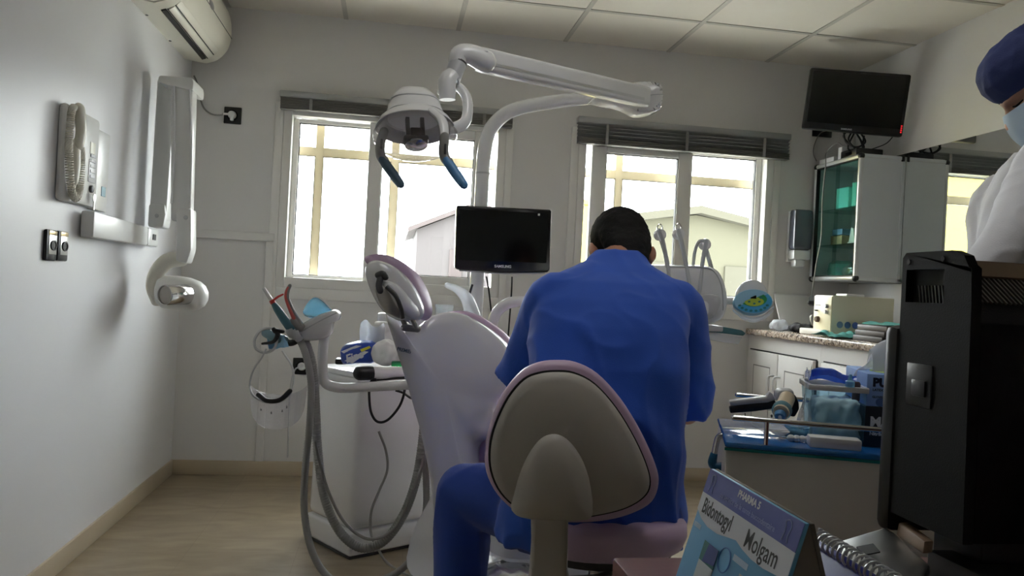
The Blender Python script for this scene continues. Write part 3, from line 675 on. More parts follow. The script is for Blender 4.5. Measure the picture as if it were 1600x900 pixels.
# ------------------------------------------------------------------ monitor on the column
def monitor():
    Y = 3.22; c = P(787, 374, Y); tl, tr, bl, br = P(713, 320, Y), P(862, 327, Y), P(713, 421, Y), P(861, 432, Y)
    t = thing('monitor', 'black flat monitor on the lamp column facing the dental chair', 'monitor', c)
    W, Hh = (tr-tl).length, (tl-bl).length; M = axes(c, (tr-tl), (tl-bl))          # z towards viewer
    b = MB(); b.M = M
    o = catmull([(-W/2+.004, Hh/2, 0), (W/2-.004, Hh/2, 0), (W/2, Hh/2-.006, 0), (W/2, -Hh/2+.012, 0), (W/2-.01, -Hh/2+.002, 0), (0, -Hh/2-.006, 0), (-W/2+.01, -Hh/2+.002, 0), (-W/2, -Hh/2+.012, 0), (-W/2, Hh/2-.006, 0)], 1, True)
    b.prism([V(p) for p in o], (0, 0, -.045), .007); b.build('case', mat('black_gloss_plastic', lin(14, 14, 15), .2), t)
    b = MB(); b.M = M; b.box((0, .012, .0006), (W-.034, Hh-.058, .0012)); b.build('screen', GLOSSB, t)
    b = MB(); b.M = M; b.text('SAMSUNG', F((0, -Hh/2+.020, .0004)), .0155, fat=.0005); b.build('lettering', INKW, t)
    b = MB(); b.M = M; b.box((W/2-.055, Hh/2-.024, .001), (.009, .009, .001)); b.build('sticker', LGREY, t)
    b = MB(); b.M = M; b.tube([(-W/2+.02, -Hh/2-.001, -.012), (0, -Hh/2-.009, -.012), (W/2-.02, -Hh/2-.001, -.012)], .0035, 8); b.build('chrome_lip', LGREY, t)
    b = MB(); b.box((base.x, (Y+.045+PY)/2, c.z), (.07, PY-Y-.045, .07), .004); b.build('mount', DGREY, t)
monitor()
t = thing('monitor_cables', 'thin black cables looping under the monitor on the lamp column', 'cable', P(735, 520, 3.2))
MB().tube([P(760, 432, 3.25), P(764, 455, 3.23), P(768, 490, 3.22), P(772, 515, 3.24)], .0035).build('cable', RUBBER, t)
MB().tube([P(800, 433, 3.25), P(799, 460, 3.2), P(796, 500, 3.2), P(793, 540, 3.2)], .0035).build('cable', RUBBER, t)
MB().tube([P(738, 445, 3.24), P(733, 462, 3.22), P(731, 478, 3.22), P(728, 500, 3.22)], .005).build('cable', RUBBER, t)
MB().tube([P(732, 462, 3.24), P(736, 475, 3.22), P(742, 486, 3.22), P(748, 500, 3.22)], .006).build('cable', RUBBER, t)
MB().tube([P(733, 462, 3.22), P(728, 467, 3.22), P(724, 474, 3.22)], .003).build('tie', RUBBER, t)

# ------------------------------------------------------------------ dental chair
def YC(px): return 2.42+(px-600)*.0011
def PC(px, py, dy=0): return P(px, py, YC(px)+dy)
def chair():
    t = thing('dental_chair', 'white shelled dental chair with lavender padding, seen from behind', 'dental chair', PZ(840, 860, 0))
    nv = V((-.42, -.88, .2)).normalized()
    out = [(603, 490), (618, 493), (632, 512), (645, 516), (657, 508), (675, 494), (700, 487), (728, 492), (762, 512), (788, 536), (801, 560), (802, 590), (790, 612), (774, 630), (768, 655), (758, 680), (738, 698), (738, 760), (742, 830), (690, 840), (676, 760), (662, 690), (646, 630), (628, 570), (612, 520)]
    pts = [PC(*p) for p in out]
    cen = PC(705, 610)
    b = MB(); b.dish(pts, nv, [(.0, -.10), (.6, -.10), (.9, -.10), (.985, -.085), (1, -.06), (1, -.01), (.985, .012), (.94, .028), (.8, .045), (.5, .058), (.2, .062)], 5, cen); b.build('back_shell', WHITE, t, angle=60)
    pad = [(640, 530), (660, 512), (700, 488), (735, 488), (770, 506), (798, 532), (812, 562), (812, 592), (800, 615), (784, 634), (778, 660), (768, 700), (790, 760), (700, 780), (668, 640)]
    b = MB(); b.dish([P(x, y, YC(x)+.10) for x, y in pad], nv, [(.5, -.10), (.9, -.08), (1, -.035), (1.0, .0), (.97, .015), (.8, .02)], 5, P(725, 610, YC(725)+.10)); b.build('back_pad', LAV, t, angle=60)
    # headrest
    hn = V((-.55, -.78, .28)).normalized()
    hs = [(575, 430), (578, 414), (592, 408), (612, 414), (632, 432), (648, 456), (656, 480), (652, 494), (638, 500), (612, 496), (597, 482), (584, 458)]
    b = MB(); b.dish([P(x, y, 2.36) for x, y in hs], hn, [(.4, -.05), (.85, -.045), (1, -.025), (1.0, .0), (.96, .018), (.82, .034), (.5, .042), (.2, .043)], 6, P(614, 455, 2.36)); b.build('headrest_shell', WHITE, t, angle=70)
    hp = [(579, 412), (590, 403), (612, 403), (636, 414), (654, 436), (665, 462), (668, 484), (662, 495), (650, 496), (630, 470), (606, 440)]
    b = MB(); b.dish([P(x, y, 2.42) for x, y in hp], hn, [(.3, -.07), (.8, -.06), (.97, -.035), (1.0, .0), (1.0, .025), (.95, .04), (.7, .045)], 6, P(626, 446, 2.42)); b.build('headrest_pad', LAV, t, angle=70)
    b = MB(); b.dish([P(x, y, 2.325) for x, y in ((601, 444), (609, 440), (622, 446), (638, 466), (648, 486), (642, 496), (628, 488), (612, 468))], hn, [(1, -.03), (1, .0), (.93, .016), (.7, .025), (.3, .028)], 6, P(622, 466, 2.325)); b.build('headrest_moulding', WHITE, t, angle=70)
    b = MB(); b.dish([P(x, y, 2.315) for x, y in ((589, 452), (597, 444), (607, 450), (618, 464), (624, 482), (618, 493), (604, 488), (594, 472))], hn, [(1, -.03), (1, .0), (.92, .012), (.6, .018)], 6, P(606, 470, 2.315)); b.build('headrest_knob', SHELLG, t, angle=70)
    b = MB(); b.tube([P(591, 430, 2.305), P(598, 428, 2.302), P(602, 433, 2.302)], .010, 10, 5, round_=True); b.tube([P(594, 436, 2.303), P(592, 446, 2.30), P(594, 454, 2.30)], .010, 10, 5, round_=True); b.tube([P(604, 448, 2.30), P(618, 462, 2.29), P(626, 480, 2.29), P(629, 497, 2.30)], .0065, 10, 6); b.build('headrest_recess', DGREY, t)
    for q in (((626, 492), (632, 506), (636, 515)), ((640, 494), (647, 505), (651, 514))):
        b = MB(); b.tube([P(x, y, 2.37) for x, y in q], .0095, 10, 5, squash=.8); b.build('headrest_post', MGREY, t)
    b = MB(); b.tube([P(632, 512, 2.365), P(652, 514, 2.375)], .011, 10, 1, round_=True); b.build('headrest_clamp', MGREY, t)
    # seat, foot end, base, lifting column
    b = MB(); s0 = PZ(735, 760, .42); sec = []
    c0, c1 = P(748, 690, 2.70), P(748, 690, 2.70)+V((.74, .47, -.04)); d = (c1-c0); nrm = V((-.536, .844, 0))
    for u, w_, h_ in ((-.02, .6, .5), (.02, .9, .85), (.15, 1, 1), (.5, 1.02, 1), (.8, .9, .9), (.97, .7, .8), (1.0, .5, .5)): sec.append((c0+d*u+V((0, 0, .02*sin(6*u))), nrm*.25*w_, V((0, 0, .065*h_))))
    b.loft(sec, 28, 3.2); b.build('seat_pad', LAV, t, angle=60)
    b = MB(); sec = [(c0+d*u+V((0, 0, -.075)), nrm*.21*w_, V((0, 0, .055*h_))) for u, w_, h_ in ((.05, .6, .5), (.1, .95, .9), (.3, 1, 1), (.6, .95, 1), (.75, .6, .6))]
    b.loft(sec, 28, 3.2); b.build('seat_shell', WHITE, t, angle=60)
    pc = c0+d*.34
    b = MB(); b.loft([(V((pc.x, pc.y, z)), V((.16*s_, .07*s_, 0)), V((-.045*s_, .11*s_, 0))) for z, s_ in ((.09, 1.15), (.2, 1), (.36, .95), (.46, 1.05))], 28, 3); b.build('lift_column', WHITE, t)
    b = MB(); b.loft([(V((pc.x, pc.y, z)), V((.42*s_, .17*s_, 0)), V((-.10*s_, .24*s_, 0))) for z, s_ in ((0, 1), (.05, 1.0), (.085, .93), (.10, .85))], 36, 3.4); b.build('base_plate', WHITE, t)
    # hinge block joining back and seat
    b = MB(); b.loft([(P(706, 820, 2.62)+V((.12*u, .16*u, .18*u)), V((.10, -.05, 0)), V((.03, .06, .10))) for u in (-.3, 0, .5, 1.1)], 20, 3); b.build('back_hinge', WHITE, t)
    M = axes(PC(644, 552)+nv*.058, PC(657, 552)-PC(631, 546), V((0, 0, 1)))
    b = MB(); b.text('PREMIER', M, .015, fat=.0004); b.build('lettering', mat('slate_ink', lin(96, 112, 128)), t)
chair()

# ------------------------------------------------------------------ assistant's instrument holder with suction hoses
IY = 2.78
ih = thing('instrument_holder', 'white assistant instrument holder with blue cover on a bent tube arm', 'instrument holder', P(505, 600, IY))
b = MB(); b.tube([P(508, 518, IY), P(505, 545, IY), P(504, 575, IY), P(507, 596, IY), P(520, 604, IY), P(545, 606, IY), P(600, 603, IY-.02), P(660, 600, IY-.10)], .0175, 16, 8); b.build('bent_arm', WHITE, ih)
b = MB(); b.dish([P(x, y, IY-.06) for x, y in ((461, 524), (468, 510), (485, 498), (508, 488), (522, 485), (530, 490), (529, 500), (520, 506), (517, 522), (505, 530), (487, 533), (470, 532))], (0, -1, 0), [(.5, -.12), (.9, -.115), (1, -.09), (1, -.02), (.96, .0), (.8, .012), (.4, .016)], 5); b.build('housing', WHITE, ih, angle=60)
b = MB(); b.tube([P(468, 520, IY-.08), P(490, 507, IY-.082), P(515, 494, IY-.082), P(526, 489, IY-.08)], .0022, 6); b.build('housing_seam', LGREY, ih)
b = MB(); b.dish([P(x, y, IY-.02) for x, y in ((474, 490), (480, 474), (491, 465), (503, 469), (515, 481), (520, 488), (500, 494))], (0, -1, .2), [(.6, -.06), (1, -.05), (1, .0), (.9, .02), (.6, .03)], 5); b.build('blue_cover', SKYBLUE, ih, angle=60)
b = MB(); b.tube([P(491, 466, IY-.03), P(503, 469, IY-.03), P(515, 481, IY-.03), P(521, 489, IY-.03)], .005, 8, 5, round_=True); b.build('cover_rim', WHITE, ih)
for i in range(3):
    b = MB(); q = P(455+5*i, 519+3*i, IY-.09); b.lathe([(.016, -.012), (.019, -.006), (.019, .006), (.016, .012), (.011, .012), (.011, -.012)], zaxis(q, (.75, -.1, .5)), 20); b.build('holder_ring', LGREY, ih)
b = MB(); b.tube([P(466, 531, IY-.07), P(455, 536, IY-.06), P(445, 533, IY-.05), P(438, 528, IY-.05)], .011, 10, 5, round_=True); b.build('hook', RUBBER, ih)
h1 = thing('saliva_ejector', 'teal suction handpiece with red clip and white tip in the holder', 'suction handpiece', P(440, 490, IY-.09))
a0, a1 = P(457, 518, IY-.09), P(427, 474, IY-.10)
MB().tube([a0, a0.lerp(a1, .4), a0.lerp(a1, .8), a1], [.014, .015, .0125, .008], 14, 4, round_=True).build('grip', mat('teal_grip', lin(66, 110, 124), .4), h1)
MB().tube([a1, P(424, 469, IY-.10)], [.009, .0085], 12, 1).build('red_ring', RED, h1)
MB().tube([P(424, 469, IY-.10), P(417, 458, IY-.10), P(412, 450, IY-.10)], [.0065, .006, .0055], 12, 3).build('tip', WHITE, h1)
MB().tube([P(425, 471, IY-.105), P(434, 464, IY-.11), P(442, 460, IY-.11)], [.004, .004, .003], 8, 4, round_=True).build('red_clip', RED, h1)
h2 = thing('suction_tube', 'grey and coral curved suction tip standing in the holder', 'suction handpiece', P(465, 480, IY-.09))
MB().tube([P(470, 510, IY-.08), P(461, 496, IY-.085), P(454, 480, IY-.09), P(449, 466, IY-.09), P(449, 455, IY-.09), P(453, 446, IY-.09)], [.013, .012, .008, .007, .008, .006], 14, 6, round_=True).build('tube', MGREY, h2)
MB().tube([P(459, 497, IY-.094), P(452, 482, IY-.098), P(446.5, 466, IY-.096), P(447, 456, IY-.096), P(450, 449, IY-.096)], [.007, .005, .0045, .0045, .003], 10, 6, round_=True).build('coral_lining', CORAL, h2)
MB().tube([P(460, 503, IY-.085), P(468, 512, IY-.08)], [.016, .015], 14, 1, round_=True).build('valve', MGREY, h2)

def hose(label, pts, r, m, corr=False, grp=None, name='hose'):
    p = catmull(pts, 22 if corr else 8); L = [0]
    b = MB()
    if corr:
        tot = sum((q-p_).length for p_, q in zip(p, p[1:])); N = int(tot/.0045); q = []; acc = 0; i = 0; step = tot/N
        cum = [0]
        for p_, n_ in zip(p, p[1:]): cum.append(cum[-1]+(n_-p_).length)
        j = 0
        for kx in range(N+1):
            s = kx*step
            while j < len(p)-2 and cum[j+1] < s: j += 1
            f = (s-cum[j])/max(1e-9, cum[j+1]-cum[j]); q.append(p[j].lerp(p[j+1], min(1, f)))
        b.tube(q, [r*(1 if kx % 2 else .90) for kx in range(N+1)], 12, 1)
    else: b.tube(p, r, 12, 1)
    return tag(b.build(name, m), label, 'hose' if name == 'hose' else 'cable', grp)
G = 'suction hoses hanging from the instrument holder'
hose('thick ribbed grey suction hose looping low across the dental cabinet', [P(472, 528, 2.74), P(481, 545, 2.74), P(489, 580, 2.76), P(493, 640, 2.76), P(497, 710, 2.76), P(508, 780, 2.75), P(532, 832, 2.74), P(565, 856, 2.73), P(600, 845, 2.73), P(630, 805, 2.74), P(650, 750, 2.76), P(660, 690, 2.78), P(664, 640, 2.80)], .0165, HOSE, True, G)
hose('grey suction hose that drops to the floor left of the dental cabinet', [P(468, 530, 2.70), P(478, 555, 2.70), P(486, 600, 2.70), P(484, 660, 2.69), P(478, 720, 2.68), P(475, 790, 2.66), P(484, 850, 2.64), P(505, 893, 2.62), P(540, 915, 2.60), P(600, 905, 2.62), P(645, 870, 2.66), P(665, 800, 2.72), P(664, 720, 2.78), P(660, 690, 2.82)], .0125, HOSE, True, G)
hose('thin dark tube curving beside the thick ribbed hose', [P(492, 690, 2.72), P(503, 735, 2.71), P(516, 775, 2.71), P(540, 818, 2.71), P(575, 842, 2.70), P(612, 830, 2.70), P(634, 795, 2.71), P(657, 735, 2.73), P(664, 700, 2.80)], .0055, MGREY, False, G)
hose('thin grey cable wavering down the front of the dental cabinet', [P(592, 674, 2.86), P(603, 705, 2.85), P(605, 735, 2.84), P(592, 768, 2.82), P(580, 800, 2.80), P(580, 835, 2.78), P(592, 860, 2.74), P(606, 880, 2.70), P(640, 900, 2.66), P(680, 905, 2.66)], .0045, HOSE, False, None, 'cable')
hose('black cable hanging in a U below the white rail', [P(632, 596, 2.80), P(632, 612, 2.79), P(624, 635, 2.78), P(606, 656, 2.78), P(590, 659, 2.78), P(580, 645, 2.78), P(577, 622, 2.79), P(578, 600, 2.80), P(586, 594, 2.81), P(606, 592, 2.81), P(632, 590, 2.81)], .0045, RUBBER, False, None, 'cable')
hose('short black cable running behind the chair back below the white rail', [P(618, 610, 2.80), P(630, 614, 2.80), P(642, 622, 2.79), P(656, 626, 2.78)], .004, RUBBER, False, None, 'cable')

# ------------------------------------------------------------------ face shield hanging from the holder
FY = 2.66
fs = thing('face_shield', 'clear face shield hanging by its headband from the instrument holder', 'face shield', P(430, 590, FY))
b = MB(); b.tube([P(416, 545, FY), P(408, 560, FY), P(395, 580, FY), P(390, 605, FY), P(398, 620, FY-.03), P(415, 628, FY-.05), P(437, 627, FY-.05), P(453, 615, FY-.03), P(459, 592, FY), P(456, 572, FY), P(446, 556, FY), P(441, 548, FY)], .0055, 8, 6, squash=.6); b.build('headband', LGREY, fs)
b = MB(); b.tube([P(404, 617, FY-.045), P(417, 626, FY-.06), P(437, 625, FY-.06), P(453, 611, FY-.045)], .008, 10, 6, round_=True); b.build('foam_band', BLACK, fs)
def vis(u, v):
    ang = (u-.5)*2.5; c = P(437, 606, FY); rx = .090*(1-.0*v)
    z = -.015-.112*v*math.sqrt(max(0, 1-.88*(2*u-1)**2))
    fall = 1-.06*v
    return V((c.x+sin(ang)*rx*fall/sin(1.25)*1.0, c.y-.055-.05*cos(ang)+.05, c.z+z+.03*(1-v)*(abs(2*u-1)**2)))
b = MB(); b.sheet(vis, 24, 14, .0015); b.build('visor', SHIELD, fs)
b = MB()
for px, py in ((408, 640), (424, 645), (441, 642), (448, 636)): b.box(P(px, py, FY-.11), (.004, .003, .008), .001)
b.build('visor_stud', DGREY, fs)
b = MB(); b.tube([P(422, 513, FY), P(408, 516, FY), P(398, 530, FY), P(400, 545, FY), P(414, 551, FY), P(428, 545, FY), P(433, 530, FY), P(431, 517, FY)], .0045, 8, 6, closed=True); b.build('strap_loop', LGREY, fs)
b = MB(); b.tube([P(428, 515, FY-.02), P(434, 522, FY-.02), P(427, 534, FY-.02), P(410, 537, FY-.02)], [.008, .009, .006, .004], 10, 5, round_=True); b.tube([P(430, 517, FY-.02), P(442, 518, FY-.02)], [.009, .006], 10, 1, round_=True); b.build('strap_buckle', BLACK, fs)
cl = MB(); cl.sheet(lambda u, v: P(416+30*u+5*v, 526+20*v-4*u, FY+.03+.02*sin(6*u)), 10, 8, .001); cl.crumple(.008, 30)
tag(cl.build('blue_wipe', mat('pale_blue_tissue', lin(140, 186, 214), .8)), 'pale blue tissue caught at the top of the face shield strap', 'tissue')
ro = MB(); ro.tube([P(416, 520, FY+.05), P(430, 527, FY+.03), P(444, 531, FY+.03)], [.016, .017, .014], 14, 4, round_=True)
tag(ro.build('syringe_body', mat('steel_teal', lin(104, 136, 146), .35)), 'teal grey handpiece body lying level under the holder rings', 'handpiece')

# ------------------------------------------------------------------ doctor's console to the right of the dentist
CY = 2.62
cs = thing('doctor_console', 'white dental delivery console with hose arms and blue keypad right of the dentist', 'instrument console', P(1085, 500, CY))
b = MB(); b.dish([P(x, y, CY) for x, y in ((1000, 416), (1030, 414), (1075, 414), (1108, 416), (1124, 424), (1133, 442), (1138, 468), (1134, 490), (1124, 502), (1100, 507), (1000, 505), (980, 470))], (0, -1, 0), [(.6, -.22), (.95, -.20), (1, -.17), (1, -.02), (.97, .0), (.9, .012), (.5, .02)], 5); b.build('housing', WHITE, cs, angle=60)
b = MB(); b.tube([P(1040, 417, CY-.012), P(1100, 418, CY-.014), P(1118, 427, CY-.014), P(1128, 450, CY-.014), P(1130, 485, CY-.014)], .002, 6); b.build('housing_seam', LGREY, cs)
b = MB(); b.dish([P(x, y, CY-.03) for x, y in ((1086, 474), (1090, 462), (1105, 459), (1120, 462), (1124, 470), (1118, 488), (1108, 498), (1090, 500))], (0, -1, 0), [(.8, -.03), (1, -.02), (1, .012), (.92, .02), (.5, .022)], 5); b.build('handpiece_rest', LGREY, cs, angle=60)
b = MB(); b.dish([P(x, y, CY-.055) for x, y in ((1096, 478), (1100, 470), (1106, 474), (1106, 490), (1098, 494))], (0, -1, 0), [(.8, -.02), (1, 0), (.9, .006), (.4, .006)], 5); b.build('rest_opening', WHITE, cs)
b = MB(); b.box(P(1098, 512, CY), (.12, .08, .02), .005); b.cyl(P(1100, 510, CY-.02), P(1099, 524, CY-.02), .008); b.build('underframe', LGREY, cs)
for (kx, ky, ln) in ((1031, 367, 1), (1060, 366, 1), (1101, 382, 0)):
    b = MB(); q = P(kx, ky, CY+.04); b.lathe([(.012, -.014), (.019, -.012), (.021, 0), (.019, .012), (.012, .014)], zaxis(q, (.25, -.95, .1)), 20); b.build('whip_roller', WHITE, cs)
    if ln:
        b = MB(); b.tube([P(kx-4, ky, CY+.04), P(kx-4, ky-12, CY+.04), P(kx, ky-17, CY+.04), P(kx+4, ky-12, CY+.04), P(kx+4, ky, CY+.04)], .0022, 6, 6); b.build('wire_guide', CHROME, cs)
    b = MB(); b.tube([q, P(kx+10, ky+35, CY+.10), P(kx+14, 430, CY+.12)], .008, 10, 5); b.build('whip_arm', HOSEL, cs)
hs = (((1030, 360), (1036, 378), (1042, 410), (1047, 440), (1050, 470)), ((1060, 360), (1065, 378), (1071, 410), (1077, 442), (1080, 470)), ((1104, 377), (1101, 390), (1097, 415), (1094, 445), (1090, 468)))
for pts, lb in zip(hs, ('first from the dentist\'s head', 'second from the dentist\'s head', 'nearest the blue keypad')):
    b = MB(); pp = [P(x, y, CY-.005-.02*(i > 2)) for i, (x, y) in enumerate(pts)]; b.tube(pp, .0075, 12, 6, round_=True)
    b.build('handpiece_hose', HOSEL, cs)
b = MB(); b.tube([P(1102, 376, CY), P(1092, 378, CY+.02), P(1086, 392, CY+.04), P(1083, 414, CY+.06)], .006, 10, 6); b.build('return_hose', HOSEL, cs)
# keypad
def el(cx, cy, rx, ry, a0=0, a1=360, n=28): return [(cx+rx*cos(rad(a0+(a1-a0)*i/n)), cy+ry*sin(rad(a0+(a1-a0)*i/n))) for i in range(n if a1-a0 == 360 else n+1)]
kpn = (-.15, -.93, .33)
b = MB(); b.dish([P(x, y, CY-.03) for x, y in el(1175, 461, 24, 24)], kpn, [(.7, -.03), (1, -.02), (1, 0), (.93, .008), (.4, .01)], 2); kp = b.build('keypad', WHITE, cs)
b = MB(); b.dish([P(x, y, CY-.05) for x, y in el(1177, 472, 31, 20)], kpn, [(.8, -.02), (1, -.012), (1, .0), (.95, .004)], 2); b.build('face_rim', mat('pale_blue_rim', lin(150, 200, 226), .3), kp)
face = P(1177, 471, CY-.05)+V(kpn).normalized()*.0042
def onface(px, py, h=0):
    d = ray(px, py); n = V(kpn).normalized(); tt = (face-CAM).dot(n)/d.dot(n); return CAM+d*tt+n*h
def patch(pts, h, m, nm): b = MB(); b.prism([onface(x, y, h) for x, y in pts], V(kpn).normalized()*.0012); return b.build(nm, m, kp)
patch(el(1177, 471, 29, 18), 0, mat('keypad_blue', lin(70, 164, 214), .3, coat=.6), 'blue_face')
patch(el(1177, 468, 21, 11), .0014, mat('keypad_green', lin(46, 150, 92), .35, coat=.5), 'green_zone')
patch(el(1178, 472, 15, 7), .0028, mat('keypad_lime', lin(176, 196, 70), .35, coat=.5), 'lime_zone')
patch([(1172, 462), (1181, 462.5), (1181, 467.5), (1172, 467)], .0044, GLOSSB, 'display')
b = MB()
for i in range(8):
    a_ = rad(20+20*i); b.prism([onface(1177+23*cos(a_)+x, 473+13*sin(a_)+y, .0016) for x, y in el(0, 0, 2.6, 1.8, n=8)], V(kpn).normalized()*.0012)
for x, y in ((1166, 466), (1188, 466), (1170, 472), (1178, 475), (1186, 472)): b.prism([onface(x+u, y+v, .0042) for u, v in el(0, 0, 2.2, 1.4, n=8)], V(kpn).normalized()*.001)
b.build('buttons', mat('button_ink', lin(40, 120, 130), .4), kp)
b = MB(); b.sheet(lambda u, v: P(1145+64*u, 490+8*v+6*sin(pi*u)-((2*u-1)**2)*12, CY-.07-.02*sin(pi*v)), 16, 5, .001); b.crumple(.003, 40); b.build('protective_film', FILM, kp)
b = MB(); b.cyl(P(1136, 470, CY+.06), P(1160, 470, CY-.01), .013); b.build('stalk', WHITE, kp)
# trays under the console
tr = cs
b = MB(); b.prism([P(1100, 507, CY), P(1128, 510, CY), P(1160, 516, CY), P(1166, 521, CY), P(1162, 525, CY), P(1130, 521, CY), P(1098, 518, CY)], (0, .22, 0), .004); tr = b.build('instrument_tray', mat('dark_teal', lin(60, 108, 112), .45), cs)
b = MB(); b.prism([P(1098, 519, CY-.03), P(1125, 521, CY-.03), P(1161, 527, CY-.03), P(1154, 538, CY-.03), P(1098, 530, CY-.03)], (0, .18, 0), .003); b.build('lining_sheet', FILM, tr)
arm = MB(); arm.tube([P(766, 545, 2.95), P(768, 515, 2.95), P(775, 490, 2.95), P(792, 475, 2.95), P(815, 471, 2.95), P(870, 474, 2.94), P(940, 480, 2.9), P(1000, 486, 2.85), P(1040, 488, 2.8)], .021, 18, 8)
arm.build('support_arm', WHITE, cs)

# ------------------------------------------------------------------ right side: mirror, wall cabinet, television
mz1 = PX(1500, 218, XR-.01).z; mz0 = P(1345, 440, 3.78).z
t = thing('wall_mirror', 'large frameless mirror on the right wall reflecting the window', 'mirror', (XR, 2.6, mz0))
MB().b2((XR-.008, .9, mz0), (XR-.0005, YB-.02, mz1), .001).build('backing', MGREY, t)
MB().b2((XR-.0105, .902, mz0+.002), (XR-.0082, YB-.022, mz1-.002)).build('mirror_glass', MIRROR, t)
cx0 = P(1340, 340, 3.78).x; cy0, cy1 = 3.78, YB-.03; cz1, cz0 = P(1342, 238, 3.78).z, P(1342, 439, 3.78).z; cx1 = XR-.012
def wallcab():
    t = thing('wall_cabinet', 'white aluminium edged wall cabinet with glass door beside the mirror', 'cabinet', ((cx0+cx1)/2, (cy0+cy1)/2, cz0))
    PAN = mat('grey_white_panel', lin(200, 206, 210), .45)
    b = MB(); th = .016
    b.b2((cx0+.015, cy0+.004, cz0+.008), (cx1, cy0+.004+th, cz1-.008)); b.b2((cx0+.015, cy1-th, cz0+.008), (cx1, cy1, cz1-.008))
    b.b2((cx1-th, cy0, cz0+.008), (cx1, cy1, cz1-.008)); b.b2((cx0+.015, cy0, cz0+.004), (cx1, cy1, cz0+.02)); b.b2((cx0+.015, cy0, cz1-.02), (cx1, cy1, cz1-.004))
    b.build('carcass', PAN, t)
    r = .0135
    def prof(a, c_, nm): b = MB(); b.tube([a, c_], r, 12, 1); b.build(nm, ALU, t)
    for y in (cy0+r, cy1-r): prof((cx0+r, y, cz0+.02), (cx0+r, y, cz1-.02), 'corner_profile')
    for z in (cz0+r, cz1-r):
        prof((cx0+r, cy0+.02, z), (cx0+r, cy1-.02, z), 'edge_profile'); prof((cx0+.02, cy0+r, z), (cx1-.012, cy0+r, z), 'edge_profile'); prof((cx0+.02, cy1-r, z), (cx1-.012, cy1-r, z), 'edge_profile')
    b = MB(); b.tube([(cx1-r, cy0+.008, cz0+.02), (cx1-r, cy0+.008, cz1-.02)], .006, 10, 1); b.build('wall_profile', ALU, t)
    for y in (cy0+r, cy1-r):
        for z in (cz0+r, cz1-r):
            b = MB(); b.ball((cx0+r, y, z), .0185, n=14); b.build('corner_cap', BLACK, t)
    b = MB(); b.b2((cx1-.022, cy0-.002, cz1-.03), (cx1-.004, cy0+.02, cz1+.004), .004); b.build('wall_cap', BLACK, t)
    for z in (cz0+.2, cz0+.4): b = MB(); b.b2((cx0+.03, cy0+.022, z), (cx1-.02, cy1-.018, z+.006)); b.build('glass_shelf', CABGLASS, t)
    for i, (a, c) in enumerate(((cy0+.026, (cy0+cy1)/2+.01), ((cy0+cy1)/2-.01, cy1-.026))):
        b = MB(); b.b2((cx0+.010+.008*i, a, cz0+.026), (cx0+.014+.008*i, c, cz1-.026)); d = b.build('glass_door', CABGLASS, t)
    b = MB(); b.b2((cx0+.006, cy0+.024, cz0+.022), (cx0+.026, cy1-.024, cz0+.030)); b.b2((cx0+.006, cy0+.024, cz1-.030), (cx0+.026, cy1-.024, cz1-.022)); b.b2((cx0+.006, cy0+.024, cz0+.03), (cx0+.026, cy0+.030, cz1-.03)); b.b2((cx0+.006, cy1-.030, cz0+.03), (cx0+.026, cy1-.024, cz1-.03)); b.build('door_track', BLACK, t)
    return t
wallcab()
def cabbox(label, y, z, s, m, cat='box', name='storage_box', rz=0):
    b = MB(); b.box((0, 0, s[2]/2), s, .004, F((cx0+.13, y, z), rz)); b.box((0, 0, s[2]), (s[0]*1.01, s[1]*1.01, .006), .002, F((cx0+.13, y, z), rz)); return tag(b.build(name, m), label, cat)
AQ = mat('aqua_carton', lin(120, 226, 214), .6)
cabbox('aqua box on the top shelf in the glass cabinet, nearer the front edge', cy0+.11, cz0+.407, (.14, .10, .13), AQ)
cabbox('aqua box on the top shelf in the glass cabinet, further back', cy0+.25, cz0+.407, (.14, .12, .115), AQ)
cabbox('brown carton on the middle shelf in the glass cabinet', cy0+.30, cz0+.207, (.13, .11, .05), mat('brown_carton', lin(176, 150, 110), .7))
cabbox('blue box lying on the brown carton in the glass cabinet', cy0+.30, cz0+.264, (.12, .10, .03), mat('pale_blue_carton', lin(120, 160, 200), .6))
b = MB(); b.box((0, 0, .004), (.10, .07, .008), .003, F((cx0+.1, cy0+.13, cz0+.207))); b.prism([(cx0+.06, cy0+.17, cz0+.214), (cx0+.06, cy0+.11, cz0+.214), (cx0+.06, cy0+.13, cz0+.29), (cx0+.06, cy0+.15, cz0+.30)], (.02, 0, 0), .003); b.prism([(cx0+.10, cy0+.12, cz0+.214), (cx0+.10, cy0+.08, cz0+.214), (cx0+.10, cy0+.09, cz0+.27)], (.02, 0, 0), .003)
tag(b.build('plaster_model', WHITE), 'white plaster dental model on the middle cabinet shelf', 'model')
b = MB(); b.loft([(V((cx0+.12, cy0+.16, cz0+.021+z)), V((.075*s_, 0, 0)), V((0, .11*s_, 0))) for z, s_ in ((0, .8), (.03, 1), (.055, .9), (.075, .5))], 20); b.crumple(.012, 30)
tag(b.build('wrapped_pack', PLASTIC), 'clear wrapped pack on the cabinet floor', 'pack')
b = MB(); b.loft([(V((cx0+.13, cy0+.34, cz0+.021+z)), V((.07*s_, 0, 0)), V((0, .08*s_, 0))) for z, s_ in ((0, .9), (.04, 1), (.08, .95), (.10, .6))], 20); b.crumple(.01, 30)
tag(b.build('green_pouch', TEALC), 'folded green cloth pack at the back of the cabinet floor', 'cloth')

